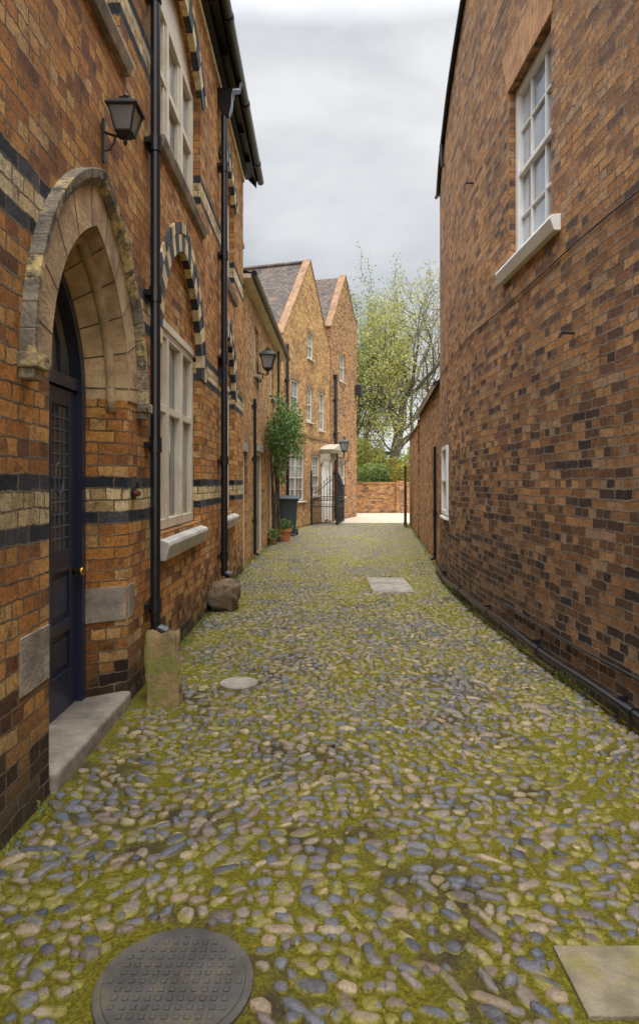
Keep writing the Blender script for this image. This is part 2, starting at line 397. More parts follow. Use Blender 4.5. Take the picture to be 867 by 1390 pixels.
for s in (sA,sB,sC):
    _,c,cy,R,a=s
    e=a*1.12; n=24
    L4=[circ(c,cy,R+o,math.pi/2+e,math.pi/2-e,n) for o in (-.003,.165,.173,.27)]
    voussoirs(F1,h1,[(L4[0],L4[1],[1,0],2),(L4[2],L4[3],[0,0,0,1],1)],[M_vd,M_vc,M_vr,M_mort])
for z in (7.02,7.19):
    s=MB(F1); s.box(-4,11.53,.0,.03+ (z-7.02)*.25,z,z+.08); s.done('cornice',M_vc if z<7.1 else M_vd,h1)
window(F1,h1,U1[0]+.002,U1[1]-.002,1.16,3.06,-.12,M_cream,mull=2,trans=(.60,),fw=.08,mw=.075,sd=.085,sh=.24,gm=M_glass,so=.03,slope=.08)
window(F1,h1,U2[0]+.002,U2[1]-.002,1.16,3.06,-.12,M_cream,mull=1,trans=(.60,),fw=.08,mw=.075,sd=.085,sh=.24,so=.03,slope=.08)
for (s,U,mu) in ((sA,U1,2),(sB,U2,1),(sC,(2.75,4.42),2)):
    top=s[0][1][1]
    window(F1,h1,U[0]+.002,U[1]-.002,4.61,top,-.12,M_cream,mull=mu,trans=(.55,),fw=.08,mw=.075,sd=.07,sh=.14,sillm=M_stoneg,so=.10)
    f=MB(F1); f.poly(s[0][1:-1],[],-.10); f.done('arch_panel',M_cream,h1)
def ringloops(w0,w1,d0,d1,base=2.19):
    a=pointed(3.93,w0,PC,2.19,base); b=pointed(3.93,w1,PC,2.19,base)
    m=MB(F1)
    m.strip(a,d0,a,d1); m.strip(a,d1,b,d1); m.strip(b,d1,b,d0)
    for l0,l1 in ((a[0],b[0]),(a[-1],b[-1])): m.face([(l0[0],d0,l0[1]),(l0[0],d1,l0[1]),(l1[0],d1,l1[1]),(l1[0],d0,l1[1])])
    return m
m=ringloops(.67,.895,-.01,.012); 
aj=pointed(3.93,.668,PC,2.19,2.19,15); bj=pointed(3.93,.897,PC,2.19,2.19,15); cj=pointed(3.93,.50,PC,2.19,2.19,15)
for k in range(3,len(aj)-2,3):
    p,q,r_=aj[k],bj[k],cj[k]; t=V((q[0]-p[0],q[1]-p[1])); t.normalize(); nx,nz_=-t.y*.005,t.x*.005
    m.face([(p[0]-nx,.0135,p[1]-nz_),(p[0]+nx,.0135,p[1]+nz_),(q[0]+nx,.0135,q[1]+nz_),(q[0]-nx,.0135,q[1]-nz_)],1)
    e=.0035
    m.face([(p[0]-nx-t.x*e,.004,p[1]-nz_-t.y*e),(p[0]+nx-t.x*e,.004,p[1]+nz_-t.y*e),(r_[0]+nx-t.x*e,-.25,r_[1]+nz_-t.y*e),(r_[0]-nx-t.x*e,-.25,r_[1]-nz_-t.y*e)],1)
m.done('stone_arch',[M_stone,M_joint],h1)
a=pointed(3.93,.60,PC,2.19,2.1); m=MB(F1); m.tube([(p[0],-.10,p[1]) for p in a],.035,8); m.done('arch_moulding',M_stone,h1,smooth=True)
hood=MB(F1)
hb=pointed(3.93,.895,PC,2.19,2.19,14)[1:-1]; hc=pointed(3.93,.99,PC,2.19,2.19,14)[1:-1]
def lerp(a,b,t): return (a[0]+(b[0]-a[0])*t,a[1]+(b[1]-a[1])*t)
for k in range(len(hb)-1):
    p,q=hb[k],hb[k+1]; r,s_=hc[k],hc[k+1]
    e=.02 if k%4==0 else 0
    p2,r2=lerp(p,q,e),lerp(r,s_,e)
    rings=[]
    for (i_,o_) in ((p2,r2),(q,s_)):
        mid=lerp(i_,o_,.45)
        rings.append([(i_[0],-.01,i_[1]),(i_[0],.025,i_[1]),(mid[0],.06,mid[1]),(o_[0],.07,o_[1]),(o_[0],-.01,o_[1])])
    hood.loft(rings)
for sgn in (-1,1):
    cu=3.93+sgn*.943
    hood.box(cu-.075,cu+.075,-.01,.09,2.13,2.2); hood.box(cu-.055,cu+.055,-.01,.07,2.08,2.13)
hood.done('hood_mould',M_stonedark,h1,bevel=.006)
q=MB(F1); q.box(3.93-.67-.32,3.93-.672,-.05,.006,.60,.88); q.done('jamb_stone',M_stoneg,h1,bevel=.006)
q=MB(F1); q.box(4.602,4.75,-.05,.006,.62,.86); q.done('jamb_stone',M_stoneg,h1,bevel=.006)
q=MB(F1); q.loft([[(4.596,-.006,z),(4.436,-.246,z),(4.42,-.246,z),(4.58,-.006,z)] for z in (.62,.86)])
q.done('jamb_stone',M_stoneg,h1)
s=MB(F1); s.box(3.28,4.60,-.5,.03,-.05,.105); s.done('doorstep',M_stoneg,h1,bevel=.025,seg=3)
dl=MB(F1)
fi=pointed(3.93,.43,PC,2.19,.105)
fo=pointed(3.93,.50,PC,2.19,.105)
fro=MB(F1); fro.strip(fo,-.24,fi,-.24); fro.strip(fi,-.24,fi,-.36); fro.box(3.93-.43,3.93+.43,-.35,-.262,2.22,2.30)
c0=3.93
U0=c0-.425;U9=c0+.425
dl.box(U0,U9,-.335,-.305,.11,2.215)
for (a,b,z0,z1) in ((U0,U0+.09,.11,2.21),(U9-.09,U9,.11,2.21),(c0-.04,c0+.04,.11,2.21)): dl.box(a,b,-.31,-.283,z0,z1)
for (z0,z1) in ((.11,.36),(.62,.70),(1.02,1.16),(2.10,2.21)): dl.box(U0+.09,c0-.04,-.31,-.285,z0,z1); dl.box(c0+.04,U9-.09,-.31,-.285,z0,z1)
for (a,b) in ((U0+.12,c0-.07),(c0+.07,U9-.12)):
    for (z0,z1) in ((.40,.58),(.74,.98)): dl.box(a,b,-.31,-.295,z0,z1)
door=dl.done('door',M_navy,h1,bevel=.004)
fro.done('door_frame',M_navy,door)
gl=MB(F1); 
for (a,b) in ((U0+.09,c0-.04),(c0+.04,U9-.09)): gl.box(a,b,-.304,-.300,1.16,2.10)
gl.done('glass',M_glassd,door)
ld=MB(F1)
for (a,b) in ((U0+.09,c0-.04),(c0+.04,U9-.09)):
    for k in range(1,4): x=a+(b-a)*k/4; ld.box(x-.004,x+.004,-.301,-.294,1.16,2.10)
    for k in range(1,12): z=1.16+.94*k/12; ld.box(a,b,-.301,-.295,z-.004,z+.004)
    ld.tube([((a+b)/2+.07*math.cos(t),-.296,1.63+.1*math.sin(t)) for t in [2*math.pi*i/16 for i in range(17)]],.006,5)
ld.done('leading',simple('lead',(.14,.15,.17),None,.5,9,0),door)
fan=MB(F1); fan.poly([(a,max(b,2.30)) for a,b in pointed(3.93,.43,PC,2.19,2.30)[1:-1]],[],-.32); fan.done('fanlight',M_glass,door)
fb=MB(F1)
fb.box(c0-.015,c0+.015,-.318,-.295,2.3,2.86)
for sg in (-1,1): fb.tube([(c0+sg*.21,-.305,2.3),(c0+sg*.20,-.305,2.5),(c0+sg*.10,-.305,2.66),(c0,-.305,2.76)],.012,6)
fb.done('fanlight_bar',M_navy,door)
kn=MB(F1); kn.tube([(U9-.045,-.285,1.0),(U9-.045,-.25,1.0),(U9-.045,-.235,1.0),(U9-.045,-.215,1.0),(U9-.045,-.205,1.0)],[.028,.012,.028,.03,.012],12)
kn.done('handle',M_brass,door,smooth=True)
bl=MB(F1); bl.tube([(4.72,.0,1.52),(4.72,.02,1.52)],.045,14); bl.tube([(4.72,.02,1.52),(4.72,.05,1.52),(4.72,.06,1.52)],[.02,.022,.008],12,m=1)
bl.tube([(4.72,.035,1.60),(4.72,.035,1.56)],.012,8)
bl.done('doorbell',[M_black,simple('copper',(.4,.13,.06),None,.4,9,0,metal=.8)],h1)
rf=MB(F1)
ev=.19; EZ=7.32
rf.face([(-4,ev+.02,EZ+.02),(12.1,ev+.02,EZ+.02),(12.1,-3,10.6),(-4,-3,10.6)]); rf.face([(-4,-6.3,EZ),(12.1,-6.3,EZ),(12.1,-3,10.6),(-4,-3,10.6)])
rf.face([(-4,ev+.02,EZ-.03),(12.1,ev+.02,EZ-.03),(12.1,-3,10.52),(-4,-3,10.52)],1)
roof=rf.done('roof',[M_slate,M_black],h1,recalc=False)
g=MB(F1)
g.box(-4,12.05,-.02,ev,EZ,EZ+.035)
g.box(-4,12.05,ev-.02,ev+.005,EZ-.08,EZ+.06)
for k in range(17): 
    u=-3.8+k*.94; g.box(u,u+.05,.005,ev-.02,EZ-.08,EZ)
g.loft([[(12.05,ev,EZ-.15),(12.05,ev,EZ+.08),(12.05,-3,10.7),(12.05,-3,10.45)],[(12.1,ev,EZ-.15),(12.1,ev,EZ+.08),(12.1,-3,10.7),(12.1,-3,10.45)]])
g.done('fascia',M_black,h1)
gt=MB(F1)
pr=[(ev+.07+.065*math.cos(a),EZ+.065*math.sin(a)) for a in [math.pi+math.pi*i/8 for i in range(9)]]
pr2=pr+[(ev+.07+(p[0]-ev-.07)*.85,p[1]*1) for p in reversed(pr)]
gt.loft([[(-4,a,b) for a,b in pr2],[(12.15,a,b) for a,b in pr2]])
for k in range(9): gt.tube([(-3+k*1.8,ev+.07,EZ-.004),(-2.93+k*1.8,ev+.07,EZ-.004)],.075,14)
gt.done('gutter',M_black,h1)
downpipe(F1,h1,5.10,7.2,bot=.40,r=.04,d=.07,collars=(.62,1.9,3.1,4.3,5.5,6.6))
downpipe(F1,h1,8.72,6.85,bot=.33,r=.046,d=.08,collars=(.6,1.9,3.3,4.7,5.9))
hp=MB(F1); hp.loft([[(8.72+a*s,.10+b*s,z) for a,b in ((-1,-1),(1,-1),(1,1),(-1,1))] for s,z in ((.05,6.60),(.085,6.72),(.095,6.88),(.11,6.9),(.11,6.93))])
hp.tube([(8.74,.12,6.88),(8.78,.15,6.98),(9.0,ev+.04,7.12),(9.04,ev+.06,7.28)],.045,10)
hp.done('hopper',M_black,h1)

# ================================================================== lanterns
def lantern(pos,wall,label,sc=1.0,group='wall lanterns',wd=1.0):
    pos=V(pos); wall=V(wall)
    e=thing('wall_lantern',tuple(wall),label,'lantern',group)
    P=lambda x,y,z:(pos.x+x*sc*wd,pos.y+y*sc*wd,pos.z+z*sc)
    g=MB(); sq=((-1,-1),(1,-1),(1,1),(-1,1))
    g.loft([[P(a*.055,b*.055,-.12) for a,b in sq],[P(a*.10,b*.10,.08) for a,b in sq]],cap=True); g.done('glass',M_glassl,e)
    f=MB()
    for a,b in sq:
        f.tube([P(a*.057,b*.057,-.13),P(a*.104,b*.104,.085)],.010*sc,6)
    for r,z in ((.06,-.12),(.108,.085)):
        pts=[P(a*r,b*r,z) for a,b in sq]; f.tube(pts+[pts[0]],.012*sc,6)
    f.loft([[P(a*s,b*s,z) for a,b in sq] for s,z in ((.125,.085),(.12,.10),(.07,.15),(.035,.175),(.04,.19),(.012,.20))])
    f.tube([P(0,0,.19),P(0,0,.215),P(0,0,.235),P(0,0,.25)],[.01*sc,.02*sc,.014*sc,.003*sc],8)
    for t in range(8):
        an=math.pi/4*t; rr=.12
        f.tube([P(rr*max(-.83,min(.83,math.cos(an)*1.2)),rr*max(-.83,min(.83,math.sin(an)*1.2)),z) for z in (.09,.125)],[.01*sc,.003*sc],5)
    f.loft([[P(a*s,b*s,z) for a,b in sq] for s,z in ((.06,-.125),(.04,-.15),(.02,-.165))])
    f.tube([P(0,0,-.16),P(0,0,-.20),P(0,0,-.23)],[.014*sc,.02*sc,.003*sc],8)
    f.done('lamp_frame',M_iron,e)
    b=MB(); d=(pos-wall); d.z=0; dn=d.normalized()
    n1=d.cross(V((0,0,1))).normalized()
    bp=wall+dn*.012*1
    b.loft([[tuple(bp+n1*a*.02*sc+dn*c*.01*sc+V((0,0,z*sc))) for a,c in sq] for z in (-.40,-.12,-.02)])
    bot=pos+V((0,0,-.19*sc))
    b.tube([tuple(bp+V((0,0,-.13*sc))),tuple(bp+d*.4+V((0,0,-.16*sc))),tuple(bp+d*.8+V((0,0,-.18*sc))),tuple(bot)],.012*sc,7)
    b.tube([tuple(bp+V((0,0,-.30*sc))),tuple(bp+d*.25+V((0,0,-.29*sc))),tuple(bp+d*.45+V((0,0,-.22*sc))),tuple(bp+d*.5+V((0,0,-.17*sc)))],.008*sc,7)
    b.done('bracket',M_iron,e)
    return e
lantern((-1.23,4.05,3.90),(-1.38,4.05,3.92),'black iron lantern on a scrolled bracket above the arched door',.72,wd=1.12)

# ================================================================== HOUSE TWO
d2=V((.03,1,0)).normalized()
F2=Fr((-1.46,11.6,0),d2,(d2.y,-d2.x,0))
h2=thing('outbuilding',(-3.2,15,0),'low two-storey brick outbuilding with pale gutter and plank doors','building')
w=MB(F2)
holes=[rect(.25,1.05,.02,2.2),rect(2.2,3.8,.02,2.3),rect(2.1,2.8,3.95,5.0),rect(5.4,6.2,3.9,4.95),rect(5.2,6.1,.02,2.15)]
w.poly([(0,-.2),(0,5.5),(8.5,5.5),(8.5,-.2)],holes,0)
for hh in holes: reveal(w,hh,0,-.14)
w.face([(8.5,0,-.2),(8.5,-5,-.2),(8.5,-5,5.5),(8.5,0,5.5)]); w.face([(0,0,-.2),(0,-5,-.2),(0,-5,5.5),(0,0,5.5)])
w.box(-.05,.3,-.6,.02,5.5,6.0); w.box(-.05,.42,-.62,.04,6.0,6.08)
w.done('wall',M_brick3,h2)
r=MB(F2); r.face([(.3,.2,5.52),(8.55,.2,5.52),(8.55,-5,7.1),(.3,-5,7.1)]); r.box(.3,8.55,0,.18,5.42,5.50,1); r.done('roof',[M_tile,M_cream],h2,recalc=False)
r=MB(F2); r.tube([(.3,.235,5.5),(8.6,.235,5.5)],.06,10); r.done('gutter',M_black,h2)
M_plank=simple('grey_plank',(.26,.22,.17),(.15,.12,.09),.8,8,.003)
for i,(a,b,t) in enumerate(((.25,1.05,2.2),(2.2,3.8,2.3),(5.2,6.1,2.15))):
    m=MB(F2); n=max(3,int((b-a)/.14))
    for k in range(n): m.box(a+.07+(b-a-.14)*k/n,a+.07+(b-a-.14)*(k+1)/n-.008,-.13,-.10+.002*(k%2),.03,t-.06)
    dr=m.done('door',[M_navy,M_plank,M_cream][i],h2)
    m=MB(F2); m.box(a,a+.07,-.14,-.06,.02,t); m.box(b-.07,b,-.14,-.06,.02,t); m.box(a+.07,b-.07,-.14,-.062,t-.07,t); m.done('door_frame',M_cream,dr)
    m=MB(F2); m.box(a-.08,b+.08,-.02,.012,t+.002,t+.17); m.done('lintel',M_stoneg,h2)
window(F2,h2,2.1,2.8,3.95,5.0,-.1,M_cream,mull=1,trans=(.5,),fw=.05,mw=.04,so=.05,sh=.08)
window(F2,h2,5.4,6.2,3.9,4.95,-.1,M_cream,mull=1,trans=(.5,),fw=.05,mw=.04,so=.05,sh=.08)
downpipe(F2,h2,1.75,3.35,bot=.1,r=.034,d=.06,collars=(.8,2.1,3.2))
downpipe(F2,h2,6.9,5.4,bot=.1,r=.035,d=.07,collars=(1,2.4,4.0))
lantern((-1.13,14.0,4.27),(-1.36,14.0,4.2),'black iron lantern on a bracket fixed to the outbuilding',1.35,wd=1.1)

# ================================================================== GABLED HOUSES
d3=V((.32,1,0)).normalized(); O3=(-1.21,21,0)
F3=Fr(O3,d3,(d3.y,-d3.x,0))
h3=thing('gabled_house',(-3,24,0),'orange brick house with steep gable, sash windows and canopied door','house')
w=MB(F3)
holes3=[rect(.48,2.14,.96,2.57),rect(2.95,3.95,1.1,2.62),rect(.84,1.55,4.0,5.15),rect(2.45,3.05,3.85,5.1),rect(3.9,4.6,3.65,5.12),rect(2.5,3.15,6.2,7.1)]
w.poly([(0,-.2),(0,6.5),(2.83,9.85),(5.36,7.0),(5.36,-.2)],holes3,0)
for hh in holes3: reveal(w,hh,0,-.12)
w.face([(0,0,-.2),(0,-8,-.2),(0,-8,6.5),(0,0,6.5)]); w.face([(5.36,0,-.2),(5.36,-8,-.2),(5.36,-8,6.5),(5.36,0,6.5)])
w.strip([(0,6.5),(2.83,9.85),(5.36,7.0)],0,[(0,6.5),(2.83,9.85),(5.36,7.0)],-.25)
w.done('wall',M_brick3,h3)
def coping(pts,fr,house):
    c=MB(fr)
    for (a,b) in zip(pts[:-1],pts[1:]):
        c.loft([[(p[0],-.26,p[1]-.005),(p[0],.025,p[1]-.005),(p[0],.025,p[1]+.045),(p[0],-.26,p[1]+.045)] for p in (a,b)])
    c.done('coping',M_cop,house)
coping([(-.02,6.5),(2.83,9.85),(5.36,7.0)],F3,h3)
r=MB(F3); r.face([(-.15,-.25,6.3),(2.83,-.25,9.78),(2.83,-9,9.78),(-.15,-9,6.3)]); r.face([(5.5,-.25,6.7),(2.83,-.25,9.78),(2.83,-9,9.78),(5.5,-9,6.7)]); r.done('roof',M_tile,h3,recalc=False)
r=MB(F3); r.tube([(2.83,-.25,9.80),(2.83,-9,9.80)],.08,8); r.done('ridge_tile',M_tile,h3)
for hh,mu,c,rw in zip(holes3,(1,0,0,0,0,0),(1,2,1,1,1,1),(3,3,3,3,3,1)):
    window(F3,h3,hh[0][0],hh[2][0],hh[0][1],hh[1][1],-.06,M_cream2,mull=mu,trans=(.5,),fw=.055,mw=.045,cols=c,rows=rw,sillm=M_cream2,so=.05,sh=.08)
    l=MB(F3); l.box(hh[0][0]-.08,hh[2][0]+.08,-.02,.012,hh[1][1]+.003,hh[1][1]+.2); l.done('lintel',M_cop,h3)
s=MB(F3); s.box(0.001,5.35,-.01,.03,3.25,3.33); s.done('string_course',M_cop,h3)
m=MB(F3); m.box(4.35,5.2,-.02,.01,.12,2.25); dr=m.done('door',M_cream,h3)
m=MB(F3); m.box(4.2,4.34,0,.09,.05,2.5); m.box(5.21,5.34,0,.09,.05,2.5); m.box(4.2,5.34,0,.10,2.5,2.75); m.box(4.36,5.19,.0,.03,2.26,2.49); 
for (a,b) in ((4.42,4.73),(4.82,5.13)):
    for (z0,z1) in ((.25,.9),(1.05,2.1)): m.box(a,b,.01,.03,z0,z1)
m.done('door_surround',M_white,dr,bevel=.01)
m=MB(F3); m.box(4.0,5.36,.0,.55,2.78,2.86); m.box(3.96,5.36,.0,.6,2.86,2.90)
m.loft([[(3.96,y,2.90),(4.68,y,3.12),(5.36,y,2.90)] for y in (0.0,.6)])
for u in (4.08,5.26): m.loft([[(u-.04,0,2.3),(u+.04,0,2.3),(u+.04,0,2.78),(u-.04,0,2.78)],[(u-.04,.4,2.68),(u+.04,.4,2.68),(u+.04,.4,2.78),(u-.04,.4,2.78)]])
m.done('canopy',M_canopy,h3,bevel=.008)
downpipe(F3,h3,.25,6.2,bot=.1,r=.05,d=.08,collars=(1,3,5))
h4=thing('gabled_house',(-1,29,0),'tall brown brick house with steep tiled gable and black downpipe','house')
w=MB(F3)
w.poly([(5.38,-.2),(5.38,8.0),(7.56,10.75),(9.55,8.9),(9.55,-.2)],[rect(6.7,7.5,6.0,7.2),rect(6.6,7.6,1.0,2.6)],.05)
reveal(w,rect(6.7,7.5,6.0,7.2),.05,-.1); reveal(w,rect(6.6,7.6,1.0,2.6),.05,-.1)
w.face([(5.38,.05,-.2),(5.38,-8,-.2),(5.38,-8,8),(5.38,.05,8)]); w.face([(9.55,.05,-.2),(9.55,-8,-.2),(9.55,-8,8.6),(9.55,.05,8.6)])
w.strip([(5.38,8.0),(7.56,10.75),(9.55,8.9)],.05,[(5.38,8.0),(7.56,10.75),(9.55,8.9)],-.25)
w.done('wall',M_brick3b,h4)
F3c=Fr(F3(0,.05,0),d3,(d3.y,-d3.x,0))
coping([(5.3,7.98),(7.56,10.75),(9.6,8.9)],F3c,h4)
r=MB(F3); r.face([(5.2,-.25,7.75),(7.56,-.25,10.68),(7.56,-9,10.68),(5.2,-9,7.75)]); r.face([(9.6,-.25,8.7),(7.56,-.25,10.68),(7.56,-9,10.68),(9.6,-9,8.7)]); r.done('roof',M_tile,h4,recalc=False)
window(F3,h4,6.7,7.5,6.0,7.2,-.04,M_cream2,mull=0,trans=(.5,),fw=.055,mw=.045,cols=1,rows=1,sillm=M_cream2,so=.05,sh=.08,sd=.12)
window(F3,h4,6.6,7.6,1.0,2.6,-.04,M_cream2,mull=0,trans=(.5,),fw=.055,mw=.045,cols=1,rows=1,sillm=M_cream2,so=.05,sh=.08,sd=.12)
downpipe(F3c,h4,5.75,5.9,bot=.1,r=.065,d=.10,collars=(2,3.6,5),hopper=True)
b=MB(F3); b.box(9.2,9.6,.05,.35,5.7,6.15); b.tube([(9.4,.2,5.3),(9.4,.2,5.7)],.04,8); b.done('alarm_box',M_iron,h4,bevel=.01)

# ================================================================== RIGHT HOUSE
cy=[-6,0,3,4.0,5.0,6.8,8.1,9.8,11.0,11.9,13]; cx=[3.1,2.46,2.13,2.06,2.01,1.95,1.925,1.99,2.11,2.24,2.4]
yd=np.arange(-6,13,.05); xd=np.interp(yd,cy,cx); k=np.exp(-.5*(np.arange(-20,21)/8.)**2); k/=k.sum()
xs=np.convolve(np.pad(xd,20,mode='edge'),k,mode='valid')
def CX(y): return float(np.interp(y,yd,xs))
sarc=np.concatenate([[0],np.cumsum(np.hypot(np.diff(xs),.05))])
def CS(y): return float(np.interp(y,yd,sarc))
def top(y): return float(np.interp(y,[-6,7,8.5,10.2,11.9],[8.5,8.4,8.05,7.35,7.0]))
hr=thing('brick_house',(5,6,0),'tall brown brick house with curved wall and white sash window','house')
YE=11.9
WZ0,WZ1,WY0,WY1=3.85,5.64,5.50,6.60
hole_r=[(WY0,WY1,WZ0,WZ1),(9.95,10.8,1.07,2.2)]
ylines=sorted(set([round(float(a),3) for a in np.arange(-5,YE,.3)]+[YE]))
ylines=[a for a in ylines if all(abs(a-e)>.02 for h in hole_r for e in h[:2])]
for h in hole_r: ylines+= [h[0],h[1]]
ylines.sort()
zl=[-.2,1.07,2.2,WZ0,WZ1,6.4,99]
w=MB()
for a,b in zip(ylines[:-1],ylines[1:]):
    for z0,z1 in zip(zl[:-1],zl[1:]):
        my,mz=(a+b)/2,(z0+z1)/2
        if any(h[0]<my<h[1] and h[2]<mz<h[3] for h in hole_r): continue
        ta,tb=(top(a),top(b)) if z1==99 else (z1,z1)
        w.face([(CX(a),a,z0),(CX(b),b,z0),(CX(b),b,tb),(CX(a),a,ta)],0,[(CS(a),z0),(CS(b),z0),(CS(b),tb),(CS(a),ta)])
for (y0,y1,z0,z1) in hole_r:
    dd=.15
    w.face([(CX(y0),y0,z0),(CX(y0)+dd,y0,z0),(CX(y0)+dd,y0,z1),(CX(y0),y0,z1)]); w.face([(CX(y1),y1,z0),(CX(y1)+dd,y1,z0),(CX(y1)+dd,y1,z1),(CX(y1),y1,z1)])
    w.face([(CX(y0),y0,z1),(CX(y1),y1,z1),(CX(y1)+dd,y1,z1),(CX(y0)+dd,y0,z1)]); w.face([(CX(y0),y0,z0),(CX(y1),y1,z0),(CX(y1)+dd,y1,z0),(CX(y0)+dd,y0,z0)])
xe=CX(YE)
w.face([(xe,YE,-.2),(8,YE,-.2),(8,YE,7),(xe,YE,7)]); w.face([(CX(-5),-5,-.2),(8,-5,-.2),(8,-5,8.4),(CX(-5),-5,8.4)]); w.face([(8,-5,-.2),(8,YE,-.2),(8,YE,7),(8,-5,8)])
wr=w.done('wall',M_brick2,hr,recalc=False,smooth=False)
r=MB(); g=MB()
yy=[y for y in ylines]
r.loft([[(CX(y)-.03,y,top(y)+.02),(8,y,top(y)+2.6),(8,y,top(y)+2.5),(CX(y)-.03,y,top(y)-.03)] for y in yy+[YE+.12]]); r.done('roof',M_slate,hr)
g.tube([(CX(y)-.04,y,top(y)-.02) for y in yy]+[(CX(YE)-.04,YE+.15,top(YE)-.02)],.032,10)
g.tube([(CX(10.6)-.05,10.6,top(10.6)-.05),(CX(10.6)-.05,10.6,7.0),(CX(10.6)-.03,10.6,6.85)],.032,8)
g.done('gutter',M_black,hr)
def frc(y0,y1):
    a=V((CX(y0),y0,0)); b=V((CX(y1),y1,0)); u=(b-a).normalized(); return Fr(a,u,(-u.y,u.x,0)),(b-a).length
Fw,lw=frc(WY0,WY1)
window(Fw,hr,.003,lw-.003,WZ0+.01,WZ1-.01,-.10,M_white,mull=0,trans=(.5,),fw=.075,mw=.055,bar=.026,cols=2,rows=3,gm=M_glassw,sillm=M_white,sd=.09,sh=.16,so=.20)
Fw2,lw2=frc(9.95,10.8)
window(Fw2,hr,.003,lw2-.003,1.08,2.19,.0,M_white,mull=0,trans=(.5,),fw=.06,mw=.05,cols=1,rows=1,gm=M_glassw,sillm=M_white,sd=.06,sh=.07,so=.03)
m=MB(Fw); n=15
for k in range(n):
    a=-.03+(lw+.06)*k/n; b=-.03+(lw+.06)*(k+1)/n-.008
    c=lw/2; spread=1.32
    m.loft([[(a,d,WZ1+.002),(b,d,WZ1+.002),(c+(b-c)*spread,d,WZ1+.46),(c+(a-c)*spread,d,WZ1+.46)] for d in (-.05,.012)])
m.done('flat_arch',M_vo,hr)
m=MB(); m.tube([(CX(y)-.012,y,3.46+.02*math.sin(y*1.7)) for y in np.arange(2.5,11.7,.25)],.006,6); m.done('cable',M_iron,hr)
for (y,z) in ((5.05,2.78),(8.0,5.35)):
    m=MB(); x=CX(y); m.tube([(x+.02,y,z),(x-.10,y,z+.01),(x-.12,y,z-.03)],.012,6); m.done('hook',M_iron,hr)
m=MB(); ys=np.arange(1.0,11.8,.2)
def PX(y): return CX(y)-.075-.012*math.sin(y*1.3)
def PZ(y): return .15+.02*math.sin(y*1.1)+.01*math.sin(y*3.1)
m.tube([(PX(y),y,PZ(y)) for y in ys],.030,10)
for yc in (2.6,4.1,5.6,7.1,8.6,10.1): 
    m.tube([(PX(yc-.05),yc-.05,PZ(yc-.05)),(PX(yc+.05),yc+.05,PZ(yc+.05))],.039,10)
    m.box(PX(yc),CX(yc)+.01,yc+.15,yc+.17,PZ(yc+.16)-.04,PZ(yc+.16)+.04)
m.done('drain_pipe',M_black,hr)
m=MB(); m.tube([(CX(y)-.02,y,.33+.012*math.sin(y*2)) for y in np.arange(1.5,7.0,.25)],.010,7); m.done('cable',M_iron,hr)

# ================================================================== garden wall
dg=V((3.42-2.26,24.2-11.95,0)); Lg=dg.length; dg.normalize()
FG=Fr((2.25,11.95,0),dg,(-dg.y,dg.x,0))
gw=thing('garden_wall',(2.9,18,0),'high brown brick garden wall with tiled coping beside the lane','wall')
w=MB(FG); w.box(0,6.2,-.3,0,-.2,3.5); w.box(6.2,Lg,-.3,-.002,-.2,3.25); w.box(6.15,6.35,-.32,.05,-.2,3.4); w.done('wall',M_brick4,gw)
c=MB(FG)
c.loft([[(u,.06,3.5),(u,-.15,3.68),(u,-.36,3.5)] for u in (0,6.2)]); c.loft([[(u,.06,3.25),(u,-.15,3.4),(u,-.36,3.25)] for u in (6.36,Lg)])
c.done('coping',M_tile,gw)
downpipe(FG,gw,.5,2.3,bot=.1,r=.03,d=.05,collars=(1,))
m=MB(FG); m.tube([(0,.08,3.46),(6.2,.08,3.46)],.05,8); m.done('gutter',M_black,gw)

ew=thing('boundary_wall',(3,33.5,0),'low weathered red brick boundary wall with sloping top across the yard','wall')
w=MB(); w.box(1.2,9,33.5,33.85,-.2,1.55); w.box(1.2,9,33.46,33.9,1.55,1.63)
w.box(4.0,4.4,33.3,33.5,-.2,1.7)
w.done('wall',M_brick4,ew)

